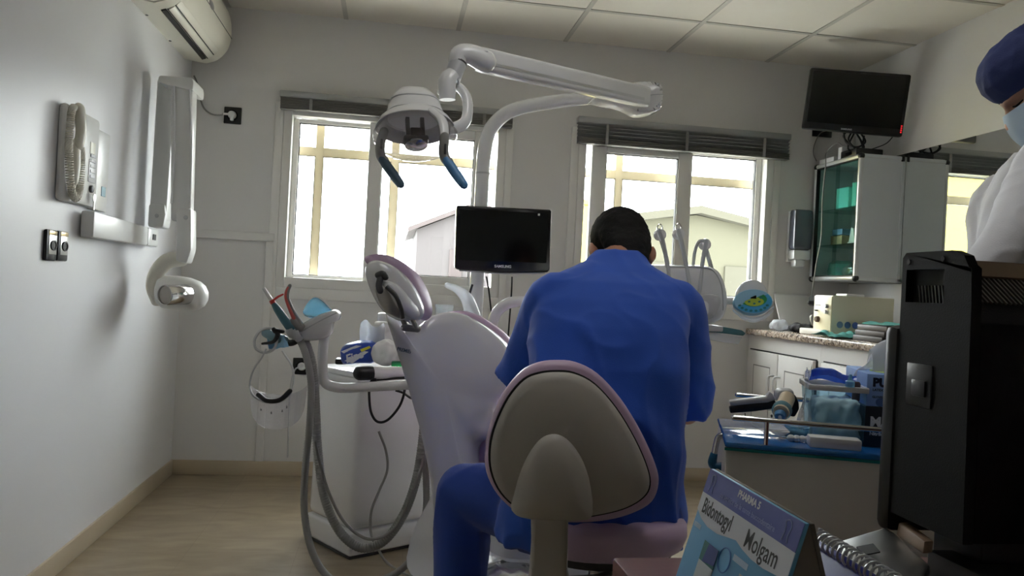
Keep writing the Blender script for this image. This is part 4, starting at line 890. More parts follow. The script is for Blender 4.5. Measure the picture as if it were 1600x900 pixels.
def television():
    Y = 3.86; tl, tr, br_, bl = P(1275, 109, Y+.02), P(1418, 116, Y-.02), P(1402, 209, Y-.10), P(1260, 200, Y-.06)
    c = P(1338, 159, 3.82); W, H = .505, .325
    xa = V((cos(.345), -sin(.345), 0)); ya = V((-sin(.345)*.06, -cos(.345)*.06, 1)).normalized()
    M = axes(c, xa, ya) @ M4.Rotation(rad(-4.5), 4, 'Z')
    t = thing('television', 'black flat television tilted down in the ceiling corner above the wall cabinet', 'television', c)
    b = MB(); b.box((0, 0, -.02), (W, H, .045), .010, M); b.box((0, -.01, -.05), (W*.6, H*.6, .04), .015, M); b.build('case', mat('black_tv_plastic', lin(17, 17, 17), .3), t)
    b = MB(); b.box((0, .010, .0028), (W-.035, H-.055, .001), 0, M); b.build('screen', GLOSSB, t)
    b = MB(); b.text('SAMSUNG', M @ F((-.03, -H/2+.014, .0032)), .012, fat=.0002); b.build('lettering', LGREY, t)
    b = MB()
    for i in range(4): b.box((W/2-.012, -H/2+.022+.011*i, .003), (.006, .006, .001), 0, M)
    b.build('standby_light', emit('red_led', lin(255, 40, 50), 1.2), t)
    b = MB(); b.tube([M @ V((0, -.03, -.07)), M @ V((0, -.05, -.14)), V((2.46, YB-.01, c.z-.02))], .02, 10, 3); b.b2((2.40, YB-.015, c.z-.10), (2.52, YB-.0005, c.z+.06), .003); b.build('wall_bracket', BLACK, t)
    return c
TVc = television()
cb = thing('television_wires', 'tangle of black wires hanging under the corner television', 'wires', P(1330, 220, 3.95))
for i, pts in enumerate((((1318, 206, 3.9), (1322, 222, 3.9), (1338, 230, 3.9), (1352, 222, 3.93), (1345, 208, 3.93)), ((1330, 207, 3.9), (1326, 220, 3.88), (1340, 234, 3.9), (1350, 230, 3.9), (1342, 214, 3.9)), ((1338, 208, 3.9), (1345, 220, 3.9), (1350, 236, 3.9)), ((1335, 207, 3.92), (1325, 232, 3.92), (1345, 236, 3.95), (1350, 212, 3.95)), ((1322, 206, 3.95), (1318, 214, 3.95), (1330, 228, 3.95)), ((1398, 210, 3.86), (1385, 224, 3.9), (1365, 232, 3.95), (1350, 236, 3.95)))):
    MB().tube([P(*p) for p in pts], .005 if i < 5 else .0028, 8, 6).build('wire', RUBBER, cb)
b = MB(); q = V((cx0+.10, cy0+.16, cz1+.001)); b.b2((q.x-.07, q.y-.07, q.z), (q.x+.09, q.y+.08, q.z+.045), .006)
st = thing('set_top_box', 'black set top box on the wall cabinet under the television', 'set top box', q); b.build('case', BLACK, st)
b = MB(); b.b2((q.x-.0705, q.y-.03, q.z+.012), (q.x-.068, q.y+.03, q.z+.03)); b.build('front_window', GLOSSB, st)
b = MB(); b.b2((cx0+.02, cy1-.17, cz1+.001), (cx1-.05, cy1-.02, cz1+.03), .005); tag(b.build('white_adapter', WHITE), 'flat white box at the back on the wall cabinet top', 'box')
b = MB(); b.b2((cx0+.03, cy1-.23, cz1+.001), (cx0+.08, cy1-.19, cz1+.075), .008); tag(b.build('power_adapter', WHITE), 'small white power adapter standing on the wall cabinet', 'adapter')
b = MB(); b.tube([V((cx0+.05, cy1-.21, cz1+.08)), V((cx0+.02, cy1-.19, cz1+.10)), V((cx0-.008, cy1-.14, cz1+.05)), P(1290, 260, 4.0), P(1285, 310, 4.0), P(1283, 370, 4.0), P(1275, 415, 4.0), P(1270, 450, 4.05), P(1268, 470, 4.15)], .0035, 8, 8)
tag(b.build('white_cable', MGREY), 'pale cable running down across the cabinet glass door', 'cable')
b = MB(); b.tube([P(1300, 202, YB-.05), P(1282, 208, YB-.03), P(1273, 225, YB-.012), P(1271, 240, YB-.012), P(1276, 252, YB-.02)], .003, 8, 6); tag(b.build('wall_cable', MGREY), 'thin grey cable curving on the wall left of the television wires', 'cable')

def dispenser():
    tl = P(1243, 326, YB-.10); br_ = P(1270, 420, YB-.10); x0, x1 = tl.x, tl.x+.115; z1 = tl.z; zs = P(1250, 390, YB-.10).z; z0 = P(1250, 409, YB-.10).z
    t = thing('wall_mounted_soap_dispenser', 'soap dispenser with smoky tank on the wall left of the glass cabinet', 'soap dispenser', ((x0+x1)/2, YB, z0))
    b = MB(); b.b2((x0+.005, YB-.03, z0), (x1-.005, YB-.0005, z1-.004), .006); b.build('back_plate', WHITE, t)
    b = MB(); b.b2((x0, YB-.10, zs), (x1, YB-.028, z1), .016); b.build('tank', mat('smoky_tank', lin(82, 86, 98), .2, coat=.4), t)
    b = MB(); b.b2((x0+.004, YB-.098, z0+.012), (x1-.004, YB-.028, zs-.001), .012); b.build('lever', WHITE, t)
    b = MB(); b.b2((x0+.02, YB-.09, z0-.03), (x1-.03, YB-.03, z0+.014), .012); b.build('nozzle', WHITE, t)
dispenser()

# ------------------------------------------------------------------ worktop along the right wall
KX = 2.045; KZ = PX(1280, 527, KX).z; KY0, KY1 = 1.95, YB-.002
struct_top = MB().b2((KX, KY0, KZ-.035), (XR-.002, KY1, KZ), .008).build('worktop', GRANITE); tag(struct_top, 'speckled granite worktop running along the right wall', 'worktop')
def basecab(y0, y1, label, dy, handles=True):
    t = thing('base_cabinet', label, 'cabinet', (KX+.3, (y0+y1)/2, 0), 'white cupboards under the granite worktop')
    x = KX+.025
    b = MB(); b.b2((x, y0, .08), (XR-.004, y1, KZ-.036)); b.b2((x+.05, y0, 0), (XR-.004, y1, .08)); b.build('carcass', DOOR, t)
    zt = KZ-.036-.085; zb = .10; ym = (y0+y1)/2
    for i, (a, c) in enumerate(((ym+.002, y1-.035), (y0+.035, ym-.002))):
        b = MB(); b.b2((x-.019, a, zb), (x-.001, c, zt), .003)
        d = b.build('door', DOOR, t)
        b = MB(); f = .075
        for (ya, za, yb_, zb_) in ((a+f, zb+f, c-f, zb+f+.006), (a+f, zt-f-.006, c-f, zt-f), (a+f, zb+f, a+f+.006, zt-f), (c-f-.006, zb+f, c-f, zt-f)): b.b2((x-.0195, ya, za), (x-.0185, yb_, zb_))
        b.build('panel_groove', MGREY, d)
        hy = (a+.03) if i == 0 else (c-.03)
        b = MB(); b.tube([(x-.019, hy, zt-.115), (x-.05, hy, zt-.12), (x-.055, hy, zt-.16), (x-.055, hy, zt-.25), (x-.05, hy, zt-.29), (x-.019, hy, zt-.295)], .006, 10, 5); b.build('handle', WHITE, d)
        b = MB(); b.lathe([(.009, 0), (.007, .004)], zaxis((x-.019, hy, zt-.33), (-1, 0, 0)), 14); b.build('keyhole', DGREY, d)
        b = MB(); hy = c-.006 if i == 0 else a+.006; b.b2((x-.022, hy-.004, zt-.40), (x-.018, hy+.006, zt-.365)); b.build('hinge', DGREY, d)
    b = MB(); b.b2((x-.004, y0+.030, zt+.003), (x, y1-.030, zt+.009)); b.b2((x-.004, y0+.022, zb), (x, y0+.034, zt+.003)); b.build('shadow_gap', RUBBER, t)
yj = PX(1273, 560, KX).y
basecab(yj-.01, KY1-.002, 'white two door cupboard under the worktop nearest the window', 0)
basecab(yj-.95, yj-.012, 'white cupboard partly hidden behind the blue tub', 0)

# things on the worktop
b = MB(); q = [P(1219, 452, YB-.10), P(1275, 456, YB-.10), P(1278, 512, YB-.20), P(1221, 505, YB-.20)]; q[0].z += .0
b = MB(); zz = KZ+.001; x0 = P(1219, 470, YB-.1).x; x1 = x0+.26; b.prism([(x0, YB-.14, zz), (x1, YB-.14, zz), (x1, YB-.03, zz+.20), (x0, YB-.03, zz+.20)], (0, .02, .011), .002)
bd = tag(b.build('leaning_board', WHITE), 'white panel leaning against the wall at the end of the worktop', 'board')
b = MB(); q = V((P(1207, 497, 4.12).x+.03, 4.10, zz)); b.ball(q+V((0, 0, .03)), (.055, .05, .03)); b.remesh(.006, 1, lambda c, n: .012*NZ.noise(c*35)); b.crumple(.004, 60)
for v in b.bm.verts: v.co.z = max(v.co.z, zz)
tag(b.build('crumpled_bag', FILM), 'crumpled plastic bag at the window end of the worktop', 'bag')
b = MB(); q = V((P(1248, 500, 4.0).x+.02, 4.0, zz)); b.ball(q+V((0, 0, .022)), (.07, .08, .024)); b.remesh(.006, 1, lambda c, n: .012*NZ.noise(c*40)); tag(b.build('black_cloth', mat('black_cloth', lin(30, 30, 32), .8)), 'black crumpled cloth on the worktop before the leaning panel', 'cloth')
cm = thing('coffee_maker', 'black coffee maker on the worktop under the glass cabinet', 'coffee maker', (2.30, 3.95, zz))
cxx = P(1288, 470, 3.95).x
b = MB(); b.b2((cxx-.03, 3.86, zz), (cxx+.12, 4.08, zz+.025), .008); b.build('base', BLACK, cm)
b = MB(); b.b2((cxx+.05, 3.88, zz+.02), (cxx+.12, 4.07, zz+.19), .01); b.build('tower', BLACK, cm)
b = MB(); b.b2((cxx-.03, 3.87, zz+.145), (cxx+.12, 4.07, zz+.205), .015); b.tube([(cxx-.03, 3.95, zz+.165), (cxx-.085, 3.95, zz+.165)], .012, 10, 1, round_=True); b.build('brew_head', BLACK, cm)
b = MB(); b.lathe([(.03, zz+.026), (.042, zz+.05), (.042, zz+.08), (.03, zz+.115), (.032, zz+.125)], M4.Translation((cxx-.01, 3.95, 0)), 20); gl_ = b.build('glass_jug', PLASTIC, cm)
b = MB(); b.tube([(cxx-.05, 3.95, zz+.10), (cxx-.075, 3.95, zz+.09), (cxx-.07, 3.95, zz+.05), (cxx-.052, 3.95, zz+.045)], .006, 8, 5); b.build('jug_handle', STEEL, gl_)
# beige bench appliance with knobs
def appliance():
    X = 2.19; A, B = PX(1271, 505, X), PX(1299, 510, X); y1, y0 = A.y, B.y; z1 = PX(1285, 461, X).z; xb = X+.34
    t = thing('bench_appliance', 'beige bench machine with knobs and four blue round stickers on the worktop', 'dental machine', (X+.15, (y0+y1)/2, zz))
    b = MB(); b.b2((X, y0, zz+.012), (xb, y1, z1), .006); b.build('case', mat('beige_enamel', lin(214, 210, 188), .45), t)
    b = MB(); b.b2((X-.045, y0+.01, zz), (X+.03, y1+.06, zz+.03), .006); b.build('foot_block', OFFW, t)
    b = MB(); b.b2((X-.003, y0+.004, zz+.02), (X+.001, y1-.004, z1-.006), .001); b.build('front_panel', mat('cream_panel', lin(236, 226, 190), .5), t)
    ym = (y0+y1)/2
    for dy, dz, r, m in ((-.045, -.055, .012, STEEL), (-.045, -.085, .011, STEEL), (.035, -.125, .016, mat('brown_knob', lin(84, 62, 44), .4)), (.045, -.08, .004, DGREY)):
        b = MB(); b.lathe([(r, 0), (r*.95, .012), (r*.8, .016)], zaxis((X-.003, ym+dy, z1+dz), (-1, 0, 0)), 18); b.build('knob', m, t)
    b = MB(); b.b2((X-.0045, ym+.02, z1-.054), (X-.003, ym+.07, z1-.051)); b.build('caption', INKG, t)
    for i, m in enumerate((mat('sticker_steel_blue', lin(112, 142, 178)), mat('sticker_mid_blue', lin(84, 128, 186)), mat('sticker_deep_blue', lin(66, 98, 170)), mat('sticker_pale', lin(176, 186, 186)))):
        b = MB(); b.lathe([(.017, 0), (.017, .001)], zaxis((X+.045+i*.042, y0-.0005, zz+.06), (0, -1, 0)), 22); b.build('sticker', m, t)
    b = MB(); b.b2((X+.10, y0+.04, z1), (X+.20, y1-.03, z1+.012), .004); b.build('lid', WHITE, t)
    return X, y0
AX, AY = appliance()
# teal drape under the appliance edge and a stack
b = MB(); b.sheet(lambda u, v: V((KX+.03+.40*u, AY-.02-.20*v, zz+.006+.030*abs(sin(7*u+4*v))*sin(pi*v)*(.5+.5*sin(23*u)**2)+.003)), 36, 14, .002); b.crumple(.006, 25)
for v in b.bm.verts: v.co.z = max(v.co.z, zz+.0005)
tag(b.build('teal_drape', TEALC), 'crumpled teal surgical drape lying in front of the beige machine', 'cloth')
sx, sy = 2.145, 3.14; z_ = zz
names = ['bottom dark tray of the stack at the near end of the worktop', 'middle dark tray of the stack at the near end of the worktop', 'top dark tray of the stack at the near end of the worktop']
for i in range(3):
    b = MB(); b.b2((sx+.01*i, sy, z_), (sx+.22, sy+.22, z_+.024), .003); tr_ = tag(b.build('metal_tray', mat('dark_tray_%d' % i, lin(58+8*i, 50+7*i, 44+6*i), .5)), names[i], 'tray', 'trays stacked on the worktop')
    z_ += .0245
b = MB(); b.sheet(lambda u, v: V((sx+.03+.20*u, sy+.02+.18*v, z_+.004+.012*abs(sin(7*u))*v)), 14, 8, .002); b.crumple(.003, 30)
for v in b.bm.verts: v.co.z = max(v.co.z, z_+.0005)
tag(b.build('teal_cloth', TEALC), 'folded teal cloth on top of the dark tray stack', 'cloth')

# ------------------------------------------------------------------ trolley with blue top
TZ = .75; FL = PZ(1133, 690, TZ); FR_ = PZ(1385, 712, TZ); tx = (FR_-FL).normalized(); ty = V((-tx.y, tx.x, 0)); TW, TD = .50, .33
TM = axes(FL, tx, ty, V((0, 0, 1)))     # local: x along front, y away, z up (0 = top surface)
def TL(x, y, z=0): return TM @ V((x, y, z))
def TP(px, py, y):   # photo point -> local coords on the vertical plane at depth y of the trolley
    d = ray(px, py); n = ty; tt = (TL(0, y)-CAM).dot(n)/d.dot(n); return TM.inverted() @ (CAM+d*tt)
def trolley():
    t = thing('trolley', 'white instrument trolley with blue glass top and chrome rails', 'trolley', TL(TW/2, TD/2, -TZ))
    b = MB(); b.M = TM; b.b2((0, 0, -.012), (TW, TD, 0), .004); b.build('blue_top', BLUETOP, t)
    b = MB(); b.M = TM; b.b2((.0, .002, -.018), (TW, .006, -.0125)); b.build('glass_edge', mat('teal_glass_edge', lin(40, 140, 140), .15), t)
    b = MB(); b.M = TM; b.b2((.002, .012, -.62), (TW-.004, TD-.01, -.014), .006); b.build('cabinet', mat('trolley_white', lin(206, 204, 198), .5), t)
    for z in (-.22, -.42):
        b = MB(); b.M = TM; b.b2((-.004, .03, z-.17), (.002, TD-.03, z), .003); d = b.build('drawer', WHITE, t)
    for x in (.04, TW-.04):
        for y in (.04, TD-.04):
            b = MB(); b.M = TM; b.cyl((x, y, -.62), (x, y, -.70), .012); b.lathe([(.028, -.011), (.034, -.006), (.034, .006), (.028, .011)], F((x, y+.01, -TZ+.034), 0, pi/2), 18); b.build('caster', DGREY, t)
    def rail(a, c, nm, posts, y):
        b = MB(); b.M = TM; b.tube([a, c], .0055, 12, 1, round_=True); r = b.build('rail', CHROME, t)
        for x in posts: b = MB(); b.M = TM; b.cyl((x, y, 0), (x, y, a[2]), .005); b.build('rail_post', CHROME, r)
    zf = TP(1250, 662, .0).z
    rail((TP(1147, 655, .0).x, .006, zf), (TW, .006, zf), 'front', (TP(1198, 680, 0).x, .40), .006)
    zb = TP(1200, 620, TD).z
    rail((TP(1152, 613, TD-.01).x, TD-.01, zb), (TW, TD-.01, zb), 'back', (.30, .45), TD-.01)
    b = MB(); b.M = TM; b.tube([TP(1134, 680, .12), TP(1124, 682, .12), TP(1120, 690, .12), TP(1115, 715, .12)], .0065, 12, 5); h = b.build('side_handle', CHROME, t)
    b = MB(); b.M = TM; b.tube([TP(1116, 708, .12), TP(1113, 722, .12), TP(1118, 729, .12), TP(1134, 728, .12)], [.008, .010, .010, .009], 12, 5); b.build('handle_corner', mat('teal_blue_corner', lin(22, 94, 136), .35), h)
    b = MB(); b.M = TM; b.tube([TP(1121, 729, .12), TP(1115, 760, .12), TP(1112, 800, .12)], .0055, 12, 1); b.build('handle_tube', CHROME, h)
trolley()
# dispenser gun with cartridge
gn = thing('impression_gun', 'black and white impression dispenser gun lying on the trolley', 'dispenser gun', TL(.10, .15, 0))
def gp(px, py, y=.17): return TL(*TP(px, py, y))
b = MB(); b.prism([gp(1140, 627), gp(1198, 620), gp(1203, 612), gp(1208, 616), gp(1212, 624), gp(1200, 630), gp(1141, 634)], ty*.03, .003); b.build('plunger_arm', LGREY, gn)
b = MB(); b.prism([gp(1140, 637), gp(1175, 630), gp(1212, 626), gp(1214, 638), gp(1180, 643), gp(1141, 646)], ty*.032, .003); b.build('handle', BLACK, gn)
b = MB(); b.prism([gp(1214, 614), gp(1220, 610), gp(1240, 610), gp(1242, 620), gp(1234, 622), gp(1214, 628)], ty*.06, .004); b.build('frame', LGREY, gn)
b = MB(); b.prism([gp(1234, 622), gp(1242, 616), gp(1248, 628), gp(1249, 640), gp(1242, 652), gp(1232, 650), gp(1228, 636)], ty*.05, .004); b.build('trigger_guard', BLACK, gn)
ct = thing('cartridge', 'clear cartridge with blue nozzle cap fitted to the dispenser gun', 'cartridge', gp(1223, 645, .12))
c0, c1 = gp(1230, 622, .16), gp(1220, 645, .09); b = MB(); b.cyl(c0, c1, .017); b.build('barrel', mat('ivory_barrel', lin(214, 196, 164), .4), ct)
b = MB(); b.lathe([(.017, 0), (.021, .004), (.021, .012), (.016, .016)], zaxis(c0.lerp(c1, .72), c1-c0), 24); b.build('ribbed_collar', SKYBLUE, ct)
b = MB(); b.lathe([(.010, 0), (.0125, .004), (.011, .013), (.006, .016)], zaxis(c1, (c1-c0)*.6+V((0, 0, -.02))), 20); b.build('nozzle_cap', BLUEG, ct)
b = MB(); b.tube([c1+(c1-c0).normalized()*.012, gp(1219, 656, .07)], .004, 8, 1, round_=True); b.build('tip', FILM, ct)
for i, (px, py) in enumerate(((1237, 657), (1246, 658), (1255, 659), (1263, 660))):
    q = TP(px, py, .07); b = MB(); b.M = TM; b.ball((q.x, .07, .0075), (.0085, .0085, .0075), n=12)
    tag(b.build('cotton_pellet', PAPER), 'white cotton pellet on the blue trolley top, %s from the gun' % ('first', 'second', 'third', 'fourth')[i], 'cotton ball', 'cotton pellets on the trolley')
b = MB(); b.M = TM; q = TP(1265, 668, .03); b.b2((q.x, .02, 0), (q.x+.10, .06, .022), .003)
tag(b.build('white_block', PAPER), 'white paper pad lying before the blue tub on the trolley', 'pad')
b = MB(); b.M = TM; q = TP(1253, 642, .16); b.lathe([(.018, 0), (.030, .012), (.030, .016), (.018, .010)], M4.Translation((q.x, .20, .0)), 20); tag(b.build('small_dish', SKYBLUE), 'small blue dish between the gun and the blue tub', 'dish')
# blue tub with white rim, filled
def tub():
    y0, y1 = .075, .20; a, c = TP(1272, 660, y0), TP(1352, 655, y0); ta, tc = TP(1266, 608, y0), TP(1355, 608, y0); z1 = TP(1310, 604, y0).z
    t = thing('storage_tub', 'translucent blue tub with white rim full of pale wadding on the trolley', 'tub', TL((a.x+c.x)/2, .14, 0))
    b = MB(); b.M = TM; tt = bmesh.new(); lo = [tt.verts.new(p) for p in ((a.x, y0+.008, .001), (c.x, y0+.008, .001), (c.x, y1-.008, .001), (a.x, y1-.008, .001))]; hi = [tt.verts.new(p) for p in ((ta.x, y0, z1), (tc.x, y0, z1), (tc.x, y1, z1), (ta.x, y1, z1))]
    tt.faces.new(lo)
    for i in range(4): tt.faces.new((lo[i], lo[(i+1) % 4], hi[(i+1) % 4], hi[i]))
    b.merge(tt); b.build('tub_wall', TUB, t, smooth=False)
    b = MB(); b.M = TM
    for p, q in (((ta.x-.004, y0-.004), (tc.x+.004, y0+.004)), ((ta.x-.004, y1-.004), (tc.x+.004, y1+.004)), ((ta.x-.004, y0), (ta.x+.004, y1)), ((tc.x-.004, y0), (tc.x+.004, y1))): b.b2((p[0], p[1], z1-.011), (q[0], q[1], z1+.001), .002)
    b.build('rim', WHITE, t)
    b = MB(); b.M = TM; b.b2((a.x+.006, y0+.012, .003), (c.x-.006, y1-.012, z1*.74), .01); b.remesh(.005, 1, lambda c_, n: .008*NZ.noise(c_*60)); o = b.build('wadding', mat('pale_wadding', lin(228, 240, 238), .9), t); o['kind'] = 'stuff'
    return ta, tc, y0, y1, z1
ta, tc, ty0, ty1, tz1 = tub()
q = TP(1325, 603, ty0+.02)
bt = thing('dropper_bottle', 'tiny clear blue bottle standing on the front rim of the tub', 'bottle', TL(q.x, ty0, tz1))
b = MB(); b.lathe([(.009, 0), (.0095, .002), (.0095, .011), (.005, .014), (.004, .018)], TM @ M4.Translation((q.x, ty0+.002, tz1+.001)), 16); b.build('body', SKYBLUE, bt)
b = MB(); b.lathe([(.004, .018), (.0035, .024), (.002, .026)], TM @ M4.Translation((q.x, ty0+.002, tz1+.001)), 12); b.build('cap', SKYBLUE, bt)
bt2 = MB(); q2 = TP(1338, 603, ty0+.03); bt2.M = TM; bt2.lathe([(.008, tz1-.03), (.0085, tz1+.006), (.006, tz1+.010)], M4.Translation((q2.x, ty0+.03, 0)), 16); tag(bt2.build('brown_stopper', mat('brown_cap', lin(70, 48, 44), .5)), 'small brown capped vial inside the tub next to the tiny bottle', 'vial')
bg_ = MB(); bg_.M = TM
def bagf(u, v):
    x = ta.x+.012+(tc.x-ta.x-.02)*u; return V((x, ty1-.03-.035*v+.008*sin(9*u), tz1-.02+(.045+.008*sin(5*u))*sin(pi*min(1, .15+v*.6))))
bg_.sheet(bagf, 18, 10, .0012); bg_.crumple(.004, 40); tag(bg_.build('blue_bag', BLUEFILM), 'blue plastic bag bunched in the back of the tub', 'bag')
b2_ = MB(); b2_.M = TM; b2_.sheet(lambda u, v: V((ta.x-.006-.004*v+.03*u*v, ty0+.01+.10*u, .02+(tz1+.008)*v+.004*sin(8*u))), 10, 10, .0008); b2_.crumple(.005, 40); tag(b2_.build('clear_wrapper', PLASTIC), 'clear crinkled wrapper hanging over the left side of the tub', 'wrapper')
# glove cartons
def carton(name, label, x0, x1, y0, y1, z0, z1, m, words_, mi, tissue=False):
    t = thing(name, label, 'glove box', TL((x0+x1)/2, (y0+y1)/2, z0))
    b = MB(); b.M = TM; b.b2((x0, y0, z0), (x1, y1, z1), .002); b.build('carton', m, t)
    for txt, s, z, f in words_:
        b = MB(); b.M = TM; b.text(txt, F((x0+.012, y0-.0004, z), 0, pi/2), s, 'LEFT', fat=f); b.build('lettering', mi, t)
    return t
x0 = TP(1357, 640, .09).x; zm = TP(1370, 636, .09).z; zt = TP(1372, 585, .09).z
carton('black_glove_box', 'black lettered carton under the light blue glove box', x0-.008, x0+.13, .09, .30, 0, zm, mat('black_carton', lin(24, 28, 36), .45), (('MAX', .028, zm*.62, .0012), ('Nitrile', .010, zm*.33, .0003)), INKW)
gb = carton('blue_glove_box', 'light blue glove box standing on the black carton', x0-.006, x0+.13, .09, .30, zm+.001, zt, CARTON, (('PURE', .024, zm+(zt-zm)*.74, .0014), ('LATEX EXAM', .007, zm+(zt-zm)*.52, .0002), ('GLOVES', .006, zm+(zt-zm)*.30, .0002)), INK)
b = MB(); b.M = TM; b.lathe([(.009, 0), (.009, .0006)], F((x0+.022, .0895, zm+(zt-zm)*.15), 0, pi/2), 18); b.build('round_mark', mat('mark_blue', lin(80, 112, 180)), gb)
b = MB(); b.M = TM; b.lathe([(.030, 0), (.030, .0008)], M4.Translation((x0+.05, .18, zt)) @ M4.Diagonal((1, 1.5, 1, 1)), 24); b.build('opening', mat('lime_green_print', lin(200, 220, 110)), gb)
b = MB(); b.M = TM; b.sheet(lambda u, v: V((x0-.012+.055*u+.03*v, .17+.06*u+.01*sin(7*v), zt-.012+.055*v*(.8+.2*sin(4*u)))), 14, 10, .001); b.sheet(lambda u, v: V((x0+.02+.10*u, .16+.05*v, zt+.002+(.045+.03*sin(2.5*u))*sin(pi*v*.9))), 14, 10, .001); b.crumple(.006, 30); tag(b.build('glove_wrapper', FILM), 'milky plastic wrapping billowing above the light blue glove box', 'wrapper')
# ------------------------------------------------------------------ dentist's stool
def stool():
    Y = 1.72
    t = thing('dentist_stool', 'lavender stool with grey egg shaped backrest carrying the dentist', 'stool', PZ(880, 1000, 0))
    out = [(868, 563), (900, 566), (935, 584), (972, 624), (1004, 676), (1026, 726), (1031, 756), (1020, 785), (990, 803), (950, 814), (900, 818), (850, 814), (808, 802), (778, 776), (760, 740), (758, 700), (768, 656), (788, 612), (815, 580), (840, 567)]
    nv = V((-.12, -.99, .04)).normalized()
    def ps(s, Yp, lst=out, c=(890, 700)): return [P(c[0]+(x-c[0])*s, c[1]+(y-c[1])*s, Yp) for x, y in lst]
    b = MB(); b.dish(ps(1, Y), nv, [(.5, -.075), (.85, -.07), (.97, -.05), (1.0, -.02), (.985, .0), (.93, .008)], 4, P(890, 700, Y)); b.build('back_pad', LAV, t, angle=70)
    inn = [(868, 581), (897, 584), (929, 601), (962, 638), (991, 686), (1010, 730), (1014, 757), (1004, 776), (978, 792), (942, 802), (898, 808), (850, 806), (812, 794), (784, 769), (769, 736), (767, 700), (776, 662), (795, 622), (819, 594), (842, 584)]
    b = MB(); b.dish([P(x, y, Y-.008) for x, y in inn], nv, [(1.02, -.006), (1, .004), (.97, .012), (.88, .020), (.6, .032), (.3, .038)], 4, P(890, 700, Y-.008)); b.build('back_shell', SHELLG, t, angle=70)
    b = MB(); b.dish([P(x, y, Y-.010) for x, y in inn], nv, [(1.03, -.008), (1.022, .0005), (1.0, .002)], 4, P(890, 700, Y-.008)); b.build('shell_seam', RUBBER, t)
    hp = [(860, 676), (880, 680), (900, 700), (916, 732), (924, 770), (924, 806), (905, 812), (865, 814), (830, 811), (804, 800), (808, 760), (820, 720), (840, 688)]
    b = MB(); b.dish([P(x, y, Y-.036) for x, y in hp], nv, [(1.06, -.03), (1.02, -.004), (.97, .014), (.85, .026), (.5, .036), (.2, .04)], 4, P(868, 760, Y-.036)); b.build('back_bracket', SHELLG, t, angle=70)
    b = MB(); b.prism([P(832, 800, Y-.055), P(890, 802, Y-.055), P(888, 850, Y-.05), P(888, 890, Y-.03), P(896, 925, Y), P(826, 925, Y), P(830, 890, Y-.03), P(833, 850, Y-.05)], (0, .03, 0), .008); b.build('back_post', SHELLG, t)
    sc = P(940, 845, 1.95); sz = P(940, 836, 1.78).z
    b = MB(); b.loft([(V((sc.x, 1.97, sz+dz)), V((.215*s_, 0, 0)), V((0, .20*s_, 0))) for dz, s_ in ((-.075, .86), (-.06, .95), (-.03, 1.0), (-.005, .99), (.012, .93), (.02, .7))], 36, 2.5); b.build('seat_pad', LAV, t, angle=70)
    b = MB(); b.loft([(V((sc.x, 1.97, sz+dz)), V((.19*s_, 0, 0)), V((0, .18*s_, 0))) for dz, s_ in ((-.11, .7), (-.095, .92), (-.072, .96))], 36, 2.5); b.build('seat_underside', DGREY, t)
    b = MB(); b.tube([P(861, 915, Y), V((sc.x-.03, 1.80, sz-.115)), V((sc.x, 1.95, sz-.118))], .02, 10, 4); b.build('post_bar', STEEL, t)
    b = MB(); b.cyl((sc.x, 1.97, sz-.10), (sc.x, 1.97, .10), .026); b.cyl((sc.x, 1.97, sz-.25), (sc.x, 1.97, .10), .034); b.build('gas_column', CHROME, t)
    for i in range(5):
        a = 2*pi*i/5+.35; b = MB(); e = V((sc.x+.29*cos(a), 1.97+.29*sin(a), .07)); b.tube([(sc.x, 1.97, .11), e], [.028, .018], 12, 3, round_=True); leg = b.build('leg', CHROME, t)
        b = MB(); b.lathe([(.02, -.018), (.026, -.012), (.026, .012), (.02, .018)], zaxis((e.x, e.y, .027), (cos(a+pi/2), sin(a+pi/2), 0)), 18); b.cyl((e.x, e.y, .03), (e.x, e.y, .075), .007); b.build('caster', BLACK, leg)
    return sc, sz
STC, STZ = stool()
b = MB(); q = PZ(795, 888, .36)
b = MB(); b.loft([(P(796, 893, 2.35)+V((0, 0, z)), V((.085*s_, 0, 0)), V((0, .07*s_, 0))) for z, s_ in ((-.06, 1), (-.03, 1.02), (0, .95), (.02, .5))], 24, 3); b.crumple(.012, 28); b.M = M4.Identity(4)
tag(b.build('foil_cover', mat('silver_foil', lin(196, 200, 202), .18, metal=.8, bump=.6, bscale=40)), 'silvery crinkled cover at floor level between the dentist\'s leg and stool', 'cover')

# ------------------------------------------------------------------ people
def hand(b, wrist, d, pn, side, L=.185, curl=.55):
    """palm, four unequal bent fingers and a side thumb; d = pointing direction, pn = palm normal, side = +1/-1 for the thumb side"""
    d = V(d).normalized(); pn = V(pn); pn = (pn-d*pn.dot(d)).normalized(); s = d.cross(pn)*side
    pc = wrist+d*.05
    b.loft([(wrist+d*t, s*w_, pn*h) for t, w_, h in ((-.02, .026, .020), (.01, .032, .019), (.045, .042, .017), (.085, .043, .014), (.10, .038, .010))], 16, 2.6)
    for i, (o, ln) in enumerate(((.031, .072), (.011, .080), (-.010, .075), (-.030, .060))):
        p = wrist+d*(.088-.004*abs(i-1))+s*o; pts = [p-d*.02, p]; a = 0; dd = d
        for k, f in enumerate((.45, .32, .23)):
            a += curl*(.6+.3*k); dd = d*cos(a)+pn*sin(a)+s*o*1.2; p = p+dd.normalized()*ln*f; pts.append(p)
        b.tube(pts, [.0095, .0092, .0088, .008, .0068], 10, 4, round_=True)
    p = wrist+d*.022+s*.028; t1 = (d*.55+s*.75+pn*.25).normalized(); t2 = (d*.85+s*.25+pn*.45).normalized()
    b.tube([p-t1*.015, p+t1*.035, p+t1*.035+t2*.032, p+t1*.035+t2*.052+pn*.006], [.013, .0115, .010, .008], 10, 4, round_=True)
